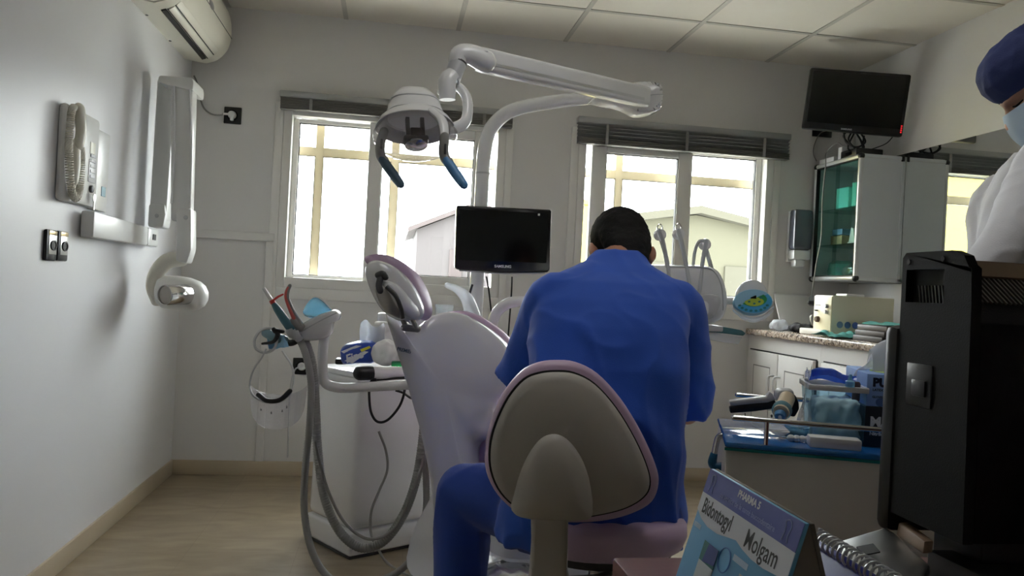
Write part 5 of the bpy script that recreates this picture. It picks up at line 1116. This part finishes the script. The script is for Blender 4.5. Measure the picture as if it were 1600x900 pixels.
def head_part(b, C, f, u, k=1.0):
    """skull, jaw, nose, brow, lips and ears in the frame x = right ear side, f forward, u up"""
    f = V(f).normalized(); u = V(u); u = (u-f*u.dot(f)).normalized(); r = f.cross(u)
    Mx = axes(C, r, f, u)
    def L(x, y, z): return Mx @ V((x*k, y*k, z*k))
    b.M = Mx; b.ball((0, -.012*k, .022*k), (.077*k, .097*k, .092*k)); b.ball((0, .022*k, -.045*k), (.060*k, .064*k, .074*k)); b.M = M4.Identity(4)
    b.tube([L(0, .088, .030), L(0, .100, .0), L(0, .116, -.028), L(0, .100, -.036)], [.008, .010, .014, .010], 10, 4, round_=True)      # nose
    b.tube([L(-.045, .066, .032), L(-.015, .088, .030), L(.015, .088, .030), L(.045, .066, .032)], [.010, .011, .011, .010], 10, 4, round_=True)   # brow
    b.tube([L(-.026, .076, -.064), L(0, .089, -.062), L(.026, .076, -.064)], [.005, .009, .005], 10, 4, round_=True)
    b.tube([L(-.022, .076, -.074), L(0, .087, -.075), L(.022, .076, -.074)], [.005, .009, .005], 10, 4, round_=True)
    b.M = Mx; b.ball((0, .072*k, -.105*k), (.026*k, .022*k, .02*k))
    for s in (-1, 1):
        b.ball((s*.084*k, -.008*k, -.034*k), (.009*k, .019*k, .033*k)); b.ball((s*.095*k, -.018*k, -.026*k), (.008*k, .018*k, .029*k))
        b.ball((s*.045*k, .062*k, -.012*k), (.024*k, .022*k, .024*k))
    b.M = M4.Identity(4)
    return Mx, L
def folds(co, dirv, freq, amp, seed=0):
    d = V(dirv).normalized(); a = co.dot(d); q = co-d*a
    n = NZ.noise(V((a*2.2+seed, 0, 0))+q*freq); r = max(0, 1-abs(n)*2.4); return amp*(r*r-.35)

def dentist():
    t = thing('person', 'person in blue scrubs on the stool, seen from behind, head bowed over the chair', 'person', (STC.x, 1.97, 0))
    secs = [(925, 842, 1.98, 146, .150), (928, 800, 1.97, 150, .155), (934, 750, 1.95, 136, .15), (940, 700, 1.94, 131, .145), (946, 640, 1.94, 126, .142), (950, 570, 1.96, 128, .138), (954, 510, 2.0, 126, .130), (958, 470, 2.04, 118, .118), (961, 442, 2.08, 112, .100), (963, 426, 2.12, 84, .082), (965, 411, 2.150, 52, .066), (966, 401, 2.172, 46, .058), (966, 391, 2.195, 34, .056)]
    shL, shR = P(866, 474, 2.08), P(1058, 486, 2.08)
    elL, elR = P(812, 598, 2.20), P(1076, 640, 2.17)
    hipL, hipR = P(880, 806, 2.0), P(985, 806, 2.0)
    knL, knR = P(726, 768, 2.20), P(1010, 792, 2.42)
    anL, anR = V((knL.x, 2.22, .09)), V((knR.x, 2.42, .09))
    HCn = P(968, 391, 2.285); fa = rad(48); hf = V((.0, cos(fa), -sin(fa))); hu = V((0, sin(fa), cos(fa)))
    # skin: one continuous body
    b = MB()
    pxm = lambda px, Y: px*Y*1.03/FPX
    b.loft([(P(x, y, Y), V((pxm(w_, Y)*.86, 0, 0)), V((0, d*.84, 0))) for x, y, Y, w_, d in secs[:-2]], 28, 2.2)
    nb = P(965, 425, 2.14); b.tube([nb, P(966, 402, 2.20), HCn-hf*.02-hu*.03], [.050, .047, .052], 18, 4, round_=True)
    Mx, L = head_part(b, HCn, hf, hu)
    wL, wR = P(880, 600, 2.46), P(1000, 606, 2.46)
    for sh, elb, wr, sd in ((shL, elL, wL, 1), (shR, elR, wR, -1)):
        b.tube([sh, sh.lerp(elb, .5), elb, elb.lerp(wr, .35), wr], [.052, .048, .040, .038, .027], 16, 5, round_=True)
        dd = (P(935, 585, 2.62)-wr); hand(b, wr, dd, V((-sd*.0, .2, -1)), sd)
    for hp, kn, an in ((hipL, knL, anL), (hipR, knR, anR)):
        b.tube([hp, hp.lerp(kn, .5), kn], [.082, .070, .055], 16, 5, round_=True); b.tube([kn, kn.lerp(an, .4), an], [.055, .052, .036], 16, 5, round_=True)
        b.tube([an, an+V((0, .06, -.05)), an+V((0, .15, -.065))], [.036, .034, .026], 14, 4, round_=True)
    b.remesh(.0055, 5); body = b.build('body', SKIN, t)
    # scrub top
    b = MB(); b.loft([(P(x, y, Y), V((pxm(w_, Y), 0, 0)), V((0, d, 0))) for x, y, Y, w_, d in secs], 36, 2.25)
    for sh, elb, rr, end in ((shL, elL, [.082, .078, .078, .078], 1.0), (shR, elR, [.084, .078, .074, .070], 1.02)):
        e = sh.lerp(elb, end); inn = sh.lerp(P(958, 480, 2.06), .35)
        b.tube([inn, sh, sh.lerp(e, .5), e], [rr[0], rr[1]+.004, rr[2], rr[3]], 20, 5)
    def wr_(co, n):
        k = max(0, min(1, (1.12-co.z)/.45)); w = folds(co, (.78, .2, -.60), 8, .017*k, 3)
        w += folds(co, (.3, .1, -1), 9, .008, 9)+.003*NZ.noise(co*9)
        return w*(.35+.65*max(0, min(1, (1.06-co.z)/.12)))
    b.remesh(.0075, 7, wr_); b.cut(elL+(elL-shL).normalized()*-.006, (elL-shL)) if False else None
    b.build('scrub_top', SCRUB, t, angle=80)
    # trousers
    b = MB(); b.loft([(P(925, y, Y), V((pxm(w_, Y), 0, 0)), V((0, d, 0))) for y, Y, w_, d in ((852, 2.0, 120, .14), (835, 1.99, 140, .16), (800, 1.98, 146, .155), (760, 1.96, 134, .145))], 30, 2.4)
    for hp, kn, an, ex in ((hipL, knL, anL, 1), (hipR, knR, anR, 0)):
        b.tube([hp, hp.lerp(kn, .5), kn+V((0, 0, .0))], [.108, .098, .082], 20, 5, round_=True); b.tube([kn, kn.lerp(an, .3), kn.lerp(an, .98)], [.082, .080, .074], 20, 5)
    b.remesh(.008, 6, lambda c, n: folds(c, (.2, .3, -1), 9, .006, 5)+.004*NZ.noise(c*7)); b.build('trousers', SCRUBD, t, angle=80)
    for an in (anL, anR):
        b = MB(); b.loft([(an+V((0, y, z)), V((w_, 0, 0)), V((0, 0, h))) for y, z, w_, h in ((-.07, -.05, .030, .030), (-.04, -.045, .042, .044), (.04, -.045, .047, .042), (.12, -.06, .050, .030), (.18, -.065, .034, .022))], 20, 2.4)
        for v in b.bm.verts: v.co.z = max(.002, v.co.z)
        b.build('clog', BLACK, t)
    # hair
    b = MB(); b.M = Mx; b.ball((0, -.024, .028), (.089, .096, .098), n=40); b.loft([((0, -.060, .03), V((.080, 0, 0)), V((0, .045, 0))), ((0, -.062, -.02), V((.078, 0, 0)), V((0, .045, 0))), ((0, -.060, -.065), V((.070, 0, 0)), V((0, .040, 0))), ((0, -.056, -.085), V((.062, 0, 0)), V((0, .036, 0))), ((0, -.052, -.112), V((.054, 0, 0)), V((0, .028, 0)))], 28); b.M = M4.Identity(4)
    b.remesh(.005, 3, lambda c, n: .0022*NZ.noise(c*70)+.0014*NZ.noise(c*180)); b.build('hair', HAIR, t, angle=80)
    # mask with ear loops
    b = MB(); b.M = Mx
    def mk(u, v): a = (u-.5)*2.3; return V((sin(a)*.068, .022+.085*cos(a)*(1-.12*(2*v-1)**2), -.012-.085*v))
    b.sheet(mk, 16, 8, .0015); b.build('face_mask', MASK, t)
    for s in (-1, 1):
        b = MB(); b.tube([L(s*.066, .052, -.022), L(s*.083, .022, .0), L(s*.092, .006, .012), L(s*.093, -.006, .006), L(s*.0905, -.006, -.03), L(s*.082, .01, -.055), L(s*.064, .046, -.085)], .0016, 6, 5); b.build('ear_loop', INKW, t)
dentist()

def nurse():
    C = P(1637, 139, 1.63); t = thing('person', 'person in white coat and navy cap with mask, looking down at the right edge', 'person', (1.62, 1.74, 0))
    f = V((-.72, .36, -.62)).normalized(); u = V((0, 0, 1))
    b = MB(); Mx, L = head_part(b, C, f, u, .96)
    nb = V((1.61, 1.68, 1.42)); Xc, Yc = 1.67, 1.74
    b.tube([nb, nb.lerp(C, .5), C+(Mx.to_3x3() @ V((0, -.02, -.03)))], [.066, .056, .060], 18, 4, round_=True)
    rt_ = V((.30, -.95, 0)).normalized()          # across the shoulders; near shoulder towards the camera
    shN, shF = P(1648, 252, 1.58), V((Xc, Yc, 1.34))-rt_*.165
    tor = [(.0, .80, .165, .13), (0, .92, .155, .12), (-.005, 1.05, .15, .115), (-.01, 1.18, .165, .12), (-.015, 1.34, .165, .105), (-.03, 1.41, .12, .09), (-.035, 1.455, .075, .07)]
    fd = V((-.95, -.30, 0)).normalized()
    b.loft([(V((Xc, Yc, z))+fd*(-o*1), rt_*w_*.86, fd*d*.82) for o, z, w_, d in tor[:-1]], 26, 2.2)
    elN, elF = P(1572, 386, 1.47), V((Xc, Yc, 1.05))-rt_*.17+fd*.0
    wrN, wrF = P(1492, 470, 1.46), V((1.28, 1.72, .93))
    for sh, elb, wr, sd in ((shN, elN, wrN, 1), (shF, elF, wrF, -1)):
        b.tube([sh, sh.lerp(elb, .5), elb, elb.lerp(wr, .35), wr], [.045, .040, .034, .032, .023], 16, 5, round_=True)
        hand(b, wr, (wr-elb)+V((-.05, 0, -.12)), V((0, .3, -1)), sd, curl=.5)
    for s in (-1, 1):
        hp = V((Xc, Yc, .84))+rt_*s*.085; kn = V((Xc, Yc, .47))+rt_*s*.09; an = V((Xc+.02, Yc, .08))+rt_*s*.09
        b.tube([hp, hp.lerp(kn, .5), kn, kn.lerp(an, .35), an], [.085, .070, .052, .050, .034], 16, 5, round_=True); b.tube([an, an+fd*.05+V((0, 0, -.045)), an+fd*.13+V((0, 0, -.055))], [.034, .032, .024], 12, 4, round_=True)
    b.remesh(.0055, 5); b.build('body', SKINL, t)
    # coat
    b = MB(); b.loft([(V((Xc, Yc, z))+fd*(-o), rt_*w_, fd*d) for o, z, w_, d in [(.0, .52, .21, .17), (0, .66, .20, .16)]+[(o, z, w_+.018, d+.02) for o, z, w_, d in tor]], 30, 2.2)
    for sh, elb, wr in ((shN, elN, wrN), (shF, elF, wrF)): b.tube([V((Xc, Yc, 1.34)).lerp(sh, .5), sh, sh.lerp(elb, .5), elb, elb.lerp(wr, .85)], [.078, .072, .064, .058, .046], 18, 5)
    b.remesh(.0075, 5, lambda c, n: folds(c, (-.5, -.1, -1), 10, .006, 2)+folds(c, (.2, .8, -.5), 12, .004, 7)); b.build('coat', COAT, t, angle=80)
    b = MB(); b.tube([L(-.075, -.02, -.07), nb+fd*.055+V((0, 0, .035)), nb+fd*.075+V((0, 0, -.03))], [.02, .03, .02], 12, 5, round_=True); b.tube([nb+rt_*.06+V((0, 0, .03)), nb+fd*.06+V((0, 0, -.01)), nb-rt_*.06+V((0, 0, .03))], .016, 10, 5, round_=True); b.build('collar', COAT, t)
    b = MB()
    for s in (-1, 1):
        kn = V((Xc, Yc, .60))+rt_*s*.09; an = V((Xc+.02, Yc, .10))+rt_*s*.09; b.tube([kn, an], [.085, .070], 18, 2)
    b.loft([(V((Xc, Yc, z)), rt_*.19, fd*.14) for z in (.56, .8)], 24, 2.2); b.remesh(.009, 4); b.build('trousers', COAT, t)
    for s in (-1, 1):
        an = V((Xc+.02, Yc, .08))+rt_*s*.09; b = MB(); b.loft([(an+fd*y+V((0, 0, z)), rt_*w_, V((0, 0, h))) for y, z, w_, h in ((-.06, -.042, .028, .03), (-.03, -.036, .037, .040), (.04, -.04, .042, .036), (.11, -.052, .045, .026), (.16, -.058, .03, .02))], 18, 2.4)
        for v in b.bm.verts: v.co.z = max(.002, v.co.z)
        b.build('clog', WHITE, t)
    # navy cap: full soft crown gathered round the head
    b = MB(); b.M = Mx; b.loft([((0, -.008-.02*z_, z_), V((a, 0, 0)), V((0, c, 0))) for z_, a, c in ((.030, .083, .100), (.045, .092, .112), (.075, .100, .120), (.11, .096, .112), (.135, .078, .09), (.152, .045, .052), (.158, .015, .018))], 36); b.ball((0, -.055, .0), (.085, .080, .085)); b.M = M4.Identity(4)
    b.remesh(.006, 4, lambda c, n: .006*NZ.noise(c*16)+folds(c, (.3, .1, 1), 22, .0025, 1)); b.build('cap', NAVY, t, angle=80)
    b = MB(); b.M = Mx; b.tube([(.083*cos(a), -.010+.100*sin(a), .034-.012*cos(a)**2*0+.012*sin(a)) for a in [2*pi*i/28 for i in range(28)]], .006, 10, 2, closed=True); b.build('cap_band', NAVY, t)
    b = MB(); b.tube([L(0, -.045, .02), L(0, -.030, -.06), nb+V((0, 0, .03)), nb-V((0, 0, .05))], [.070, .074, .082, .10], 20, 5, round_=True); b.remesh(.006, 3, lambda c, n: folds(c, (.2, .2, 1), 18, .004, 4)); b.build('scarf', NAVY, t, angle=80)
    b = MB(); b.M = Mx
    def mk(u_, v): a = (u_-.5)*2.3; return V((sin(a)*.069, .018+.106*cos(a)*(1-.14*(2*v-1)**2), .004-.105*v))
    b.sheet(mk, 16, 8, .0015); b.build('face_mask', MASK, t)
    for s in (-1, 1):
        b = MB(); b.tube([L(s*.064, .055, -.03), L(s*.082, .022, -.005), L(s*.092, .004, .01), L(s*.092, -.008, -.01), L(s*.084, .008, -.055), L(s*.062, .05, -.095)], .0018, 6, 5); b.build('ear_loop', INKW, t)
        b = MB(); b.tube([L(s*.048, .073, .036), L(s*.034, .087, .040), L(s*.016, .096, .036)], [.0022, .0034, .0026], 8, 5, round_=True); b.build('eyebrow', HAIR, t)
        b = MB(); b.tube([L(s*.046, .074, .010), L(s*.034, .087, .007), L(s*.020, .090, .010)], [.0018, .0028, .0018], 8, 5, round_=True); b.build('eyelash', HAIR, t)
nurse()

# ------------------------------------------------------------------ desk in the foreground
DZ = .715
dk = thing('desk', 'red brown wooden desk edge at the bottom of the view', 'desk', (.9, .4, 0))
b = MB(); b.b2((.290, -.35, DZ-.03), (1.75, .94, DZ), .004); b.build('desk_top', DESKW, dk)
for x in (.32, 1.70):
    b = MB(); b.b2((x-.015, -.32, 0), (x+.025, .90, DZ-.031), .003); b.build('side_panel', DESKW, dk)
b = MB(); b.b2((.32, .80, .25), (1.66, .82, DZ-.031)); b.build('modesty_panel', DESKW, dk)

# tent shaped desk display
tl, trr, bl = V((.357, .811, .856)), V((.356, .612, .856)), V((.316, .811, DZ+.001))
u = (trr-tl).normalized(); vdn = (bl-tl); Hh = vdn.length; vdn.normalize(); nrm = u.cross(vdn)
if nrm.x > 0: nrm = -nrm
W = (trr-tl).length; CM = axes(tl, u, -vdn, nrm)       # x along the top, y up, z outwards
cal = thing('desk_display', 'blue and white standing drug display card on the desk', 'display card', (.33, .71, DZ))
b = MB(); b.prism([tl, trr, trr+vdn*Hh, tl+vdn*Hh], (.004, 0, 0), .0008); b.build('front_board', mat('display_sky_blue', lin(104, 170, 214), .5), cal)
b = MB(); b.prism([tl+V((.0045, 0, 0)), trr+V((.0045, 0, 0)), V((.400, .612, DZ+.001)), V((.400, .811, DZ+.001))], (.004, 0, 0), .0008); b.build('back_board', mat('grey_board', lin(120, 116, 108), .7), cal)
b = MB(); b.prism([trr+V((.004, .001, 0)), trr+vdn*Hh+V((.004, .001, 0)), V((.400, .613, DZ+.001))], (0, .003, 0)); b.build('side_board', mat('warm_grey_board', lin(132, 126, 116), .7), cal)
def cq(x0, y0, x1, y1, h=.0004): return [CM @ V((x, y, h)) for x, y in ((x0, y0), (x1, y0), (x1, y1), (x0, y1))]
def cpatch(pts, m, nm, h=.0003):
    b = MB(); b.prism([CM @ V((x, y, h)) for x, y in pts], nrm*.0003); return b.build(nm, m, cal)
cpatch([(0, 0), (W, 0), (W, -.026), (0, -.026)], mat('display_indigo', lin(78, 88, 164), .5), 'top_band')
wl = [(0, -.045), (W*.08, -.052), (W*.18, -.0555), (W*.30, -.055), (W*.42, -.051), (W*.50, -.0485), (W*.58, -.052), (W*.68, -.0545), (W*.80, -.0545), (W*.92, -.052), (W, -.0495)]
wave = [(0, -.026)]+wl+[(W, -.026)]
cpatch(wave, mat('display_white', lin(214, 218, 226), .5), 'white_band')
def ctext(s, x, y, size, m, fat=0, al='CENTER', h=.0007, sx=1):
    b = MB(); b.text(s, CM @ F((x, y, h)) @ M4.Diagonal((sx, 1, 1, 1)), size, al, fat=fat, ext=.0001); b.build('lettering', m, cal)
ctext('PHARMA 5', W*.50, -.0075, .0100, INKW, .0003)
ctext('au service de la santé buccodentaire', W*.50, -.0185, .0080, mat('lilac_ink', lin(150, 160, 210)))
ctext('Bidontogyl', W*.235, -.0385, .0225, INKG, .00035, sx=.74)
ctext('Molgam', W*.735, -.041, .0250, INKG, .0001, sx=.80)
for i in (0, 1):
    x = .018 if i == 0 else W-.02
    b = MB(); b.tube([CM @ V((x+a, y, .0008)) for a, y in ((-.006, -.023), (-.004, -.013), (-.006, -.006), (0, -.004), (.004, -.009), (.002, -.017), (.004, -.023))], .0006, 6, 5); b.build('tooth_mark', mat('tooth_line_%d' % i, lin(150, 160, 206)), cal)
cpatch([(.040, -.0681), (.075, -.0681), (.075, -.0881), (.040, -.0881)], mat('pack_green_blue', lin(62, 120, 120), .5), 'printed_pack', .0006); cpatch([(.052, -.0681), (.075, -.0681), (.075, -.0841), (.048, -.0881)], mat('pack_indigo', lin(58, 74, 140), .5), 'printed_pack', .0009); cpatch([(.040, -.0881), (.075, -.0881), (.075, -.1121), (.040, -.1121)], mat('pack_pale', lin(196, 206, 210), .5), 'printed_pack', .0006)
cpatch([(.125, -.072), (.15, -.072), (.15, -.090), (.125, -.090)], mat('pack_pale_b', lin(190, 204, 214), .5), 'printed_pack', .0006); cpatch([(.165, -.076), (.185, -.076), (.185, -.098), (.165, -.098)], mat('pack_pale_c', lin(176, 200, 214), .5), 'printed_pack', .0006)
cpatch([(.005, -.058), (.022, -.058), (.022, -.063), (.005, -.063)], mat('tag_pale', lin(180, 206, 226), .5), 'printed_tag', .0006); cpatch([(.105, -.060), (.135, -.060), (.135, -.066), (.105, -.066)], mat('tag_pale_b', lin(180, 206, 226), .5), 'printed_tag', .0006)
ctext('Molgam', .1375, -.078, .006, INK, 0)
b = MB(); b.tube([CM @ V((.09+.012*cos(a), -.072+.012*sin(a), .0008)) for a in [2*pi*i/20 for i in range(20)]], .0006, 6, 1, closed=True); b.build('round_mark', mat('mark_blue_b', lin(70, 120, 190)), cal)
# spiral notebook standing like a tent
nb = thing('spiral_notebook', 'blue spiral bound desk notebook standing beside the display card', 'notebook', (.43, .70, DZ))
a, c = V((.464, .775, .790)), V((.462, .555, .790))
b = MB(); b.prism([a, c, V((.420, .555, DZ+.001)), V((.422, .775, DZ+.001))], (.003, 0, 0), .0006); b.build('front_cover', mat('cover_blue', lin(54, 62, 150), .45), nb)
b = MB(); b.prism([a+V((.004, 0, 0)), c+V((.004, 0, 0)), V((.502, .555, DZ+.001)), V((.502, .775, DZ+.001))], (-.003, 0, 0), .0006); b.build('pages', PAPER, nb)
b = MB(); n_ = V((-.9, 0, .45)).normalized()
def nbp(f, g): return a.lerp(c, f).lerp(V((.422, .775, DZ+.001)).lerp(V((.420, .555, DZ+.001)), f), g)+V((-.0006, 0, .0003))
b.prism([nbp(.25, .35), nbp(.45, .25), nbp(.75, .22), nbp(.95, .30), nbp(.95, .95), nbp(.2, .95)], n_*.0005); b.build('cover_picture', mat('picture_orange', lin(196, 120, 70), .5, var=.35, vscale=60), nb)
b = MB(); pts = []
for i in range(24*14):
    f = i/(24*14-1); an = i*2*pi/14; q = a.lerp(c, f); pts.append(q+V((.002+.0095*sin(an), 0, .002+.0095*cos(an))))
b.tube(pts, .0015, 6, 1); b.build('wire_spiral', mat('white_wire', lin(205, 208, 212), .25, metal=.3), nb)
# ------------------------------------------------------------------ black monitor seen from behind
def back_monitor():
    t = thing('desktop_computer', 'black computer screen seen from behind at the right, with handle slot', 'computer', (.85, .80, DZ))
    X = .60; y0, y1 = .732, .846; z1, z0 = 1.108, .800
    tm = BLACKM
    e = MB(); prof = catmull([(X, y1, z0+.01), (X, y1, z1-.012), (X, y1-.012, z1), (X, y0+.03, z1+.001), (X, y0+.010, z1-.008), (X, y0, z1-.035), (X, y0-.004, z0+.02), (X, y0+.012, z0)], 1, True)
    # side cheek with the handle slot: built from strips round the opening
    def yz(y, z): return V((X, y, z))
    sl_y0, sl_y1, sl_z0, sl_z1 = y0+.042, y1-.008, z1-.058, z1-.020
    outer = [yz(y1, z0), yz(y1, z1-.006), yz(y1-.006, z1), yz(y0+.032, z1), yz(y0+.014, z1-.006), yz(y0+.003, z1-.024), yz(y0, z1-.05), yz(y0-.004, z0)]
    for poly in ([yz(y1, sl_z1), yz(y1, z1-.006), yz(y1-.006, z1), yz(y0+.032, z1), yz(y0+.014, z1-.006), yz(y0+.003, z1-.024), yz(y0+.002, sl_z1)],
                 [yz(y1, sl_z0), yz(y1, sl_z1), yz(sl_y1, sl_z1), yz(sl_y1, sl_z0)], [yz(sl_y0, sl_z0), yz(sl_y0, sl_z1), yz(y0+.002, sl_z1), yz(y0, sl_z0)],
                 [yz(y1, z0), yz(y1, sl_z0), yz(y0, sl_z0), yz(y0-.004, z0)]):
        e.prism(poly, (.012, 0, 0))
    e.build('side_cheek', tm, t, smooth=False)
    b = MB(); b.b2((X+.0105, sl_y0, sl_z0), (X+.0125, sl_y1, sl_z1)); b.build('handle_recess', RUBBER, t)
    b = MB()
    for i in range(9):
        y = sl_y0+.004+i*.0055; b.prism([V((X+.008, y, sl_z0)), V((X+.008, y+.002, sl_z0)), V((X+.008, y+.006, sl_z0+.020)), V((X+.008, y+.004, sl_z0+.020))], (.003, 0, 0))
    b.build('recess_rib', DGREY, t)
    for y, z in ((y1-.012, z1-.011), (y0+.045, z1-.009)):
        b = MB(); b.lathe([(.0035, 0), (.003, .0012)], zaxis((X-.0002, y, z), (-1, 0, 0)), 14); b.build('screw', RUBBER, t)
    pc, pd = PX(1419, 566, X), PX(1455, 640, X)
    b = MB(); b.b2((X-.0015, pd.y, pd.z), (X+.001, pc.y, pc.z), .001); pk = b.build('port_panel', mat('port_black', lin(8, 8, 9), .35), t)
    b = MB(); b.b2((X-.004, pd.y+.008, pd.z+.012), (X-.0014, pc.y-.012, pc.z-.018), .001); b.build('port', mat('port_grey', lin(34, 34, 38), .3), pk)
    # main housing with chamfered, ribbed top
    m_ = MB(); x0, x1 = X+.0126, 1.16
    prof = [(y1, z0), (y1, 1.062), (y1-.004, 1.101), (.800, 1.098), (.752, 1.048), (y0, 1.030), (y0-.004, z0)]
    m_.prism([V((x0, a, c)) for a, c in prof], (x1-x0, 0, 0), .002); m_.build('housing', tm, t)
    b = MB(); d = V((0, .800-.752, 1.090-1.040)); n = V((0, -d.z, d.y)).normalized()
    b.prism([V((x0, .801, 1.0985))+n*.0005, V((x1, .801, 1.0985))+n*.0005, V((x1, .783, 1.0805))+n*.0005, V((x0, .783, 1.0805))+n*.0005], n*.003); b.build('lit_top_strip', mat('painted_tan_light', lin(120, 98, 76), .4), t)  # tan colour paints the light catching the black housing's sloping top
    b = MB(); x = x0+.004
    while x < x1-.02:
        b.prism([V((x, .781, 1.0785)), V((x+.0022, .781, 1.0785)), V((x+.0102, .755, 1.0515)), V((x+.008, .755, 1.0515))], n*.0028); x += .0058
    vr = b.build('vent_rib', mat('vent_tan_grey', lin(92, 86, 80), .5), t)
    vr['kind'] = 'stuff'
    b = MB(); b.b2((X-.004, y1, .775), (x1, y1+.026, 1.022), .010); b.build('screen_frame', mat('frame_black', lin(20, 20, 20), .35), t)
    b = MB(); b.b2((X+.015, y1+.0262, .795), (x1-.02, y1+.0275, 1.005)); b.build('screen', GLOSSB, t)
    # silver stand
    b = MB()
    b.prism([P(1310, 846, .86), P(1384, 822, .86), P(1400, 836, .84), P(1454, 882, .74), P(1442, 906, .70), P(1395, 922, .68), P(1330, 915, .70), P(1296, 872, .78)], (0, 0, -.012), .004); st = b.build('stand_plate', STEEL, t)
    b = MB(); b.prism([P(1338, 861, .79)+V((0, 0, .0035)), P(1364, 856, .79)+V((0, 0, .0035)), P(1375, 869, .765)+V((0, 0, .0035)), P(1349, 874, .765)+V((0, 0, .0035))], (0, 0, .0015)); b.build('cable_hole', RUBBER, st)
    b = MB(); b.b2((.60, .66, DZ+.0005), (1.1, .86, DZ+.012), .004); b.b2((.63, .72, DZ+.011), (.80, .82, .765), .004); b.build('foot', DGREY, st)
    b = MB(); b.prism([P(1404, 816, .838), P(1444, 846, .765), P(1442, 866, .765), P(1400, 836, .838)], (.014, .003, 0), .002); b.build('hinge_cover', mat('tan_hinge', lin(150, 126, 104), .45), st)
    b = MB(); b.b2((.66, .77, DZ+.011), (1.0, .85, z0+.002), .004); b.build('neck', BLACK, st)
back_monitor()

# ------------------------------------------------------------------ light and colour management
wd = bpy.data.worlds.new('sky'); SC.world = wd; wd.use_nodes = True
bg = wd.node_tree.nodes['Background']; bg.inputs[0].default_value = (.93, .97, 1.0, 1); bg.inputs[1].default_value = 23.5
# fill panel added on the unseen part of the ceiling to brighten the room
LIT = emit('fill_diffuser', (1, .99, .97, 1), 6.2)
for x, y, lb in ((.595, 1.664, 'square fill light panel added out of view above the treatment area'),):
    t = thing('fill_panel', lb, 'lamp', (x, y, ZC))
    MB().b2((x-.29, y-.29, ZC-.02), (x+.29, y+.29, ZC-.004), .004).build('frame', ALU, t)
    MB().b2((x-.27, y-.27, ZC-.024), (x+.27, y+.27, ZC-.019)).build('diffuser', LIT, t)
SC.cycles.use_denoising = True
SC.cycles.max_bounces = 12; SC.cycles.diffuse_bounces = 7; SC.cycles.transparent_max_bounces = 24
SC.cycles.sample_clamp_indirect = 12
vs = SC.view_settings; vs.view_transform = 'Standard'; vs.look = 'None'; vs.gamma = 1; vs.use_curve_mapping = False; vs.exposure = -0.08
for o in ROOTS:
    if '_o' in o: del o['_o']
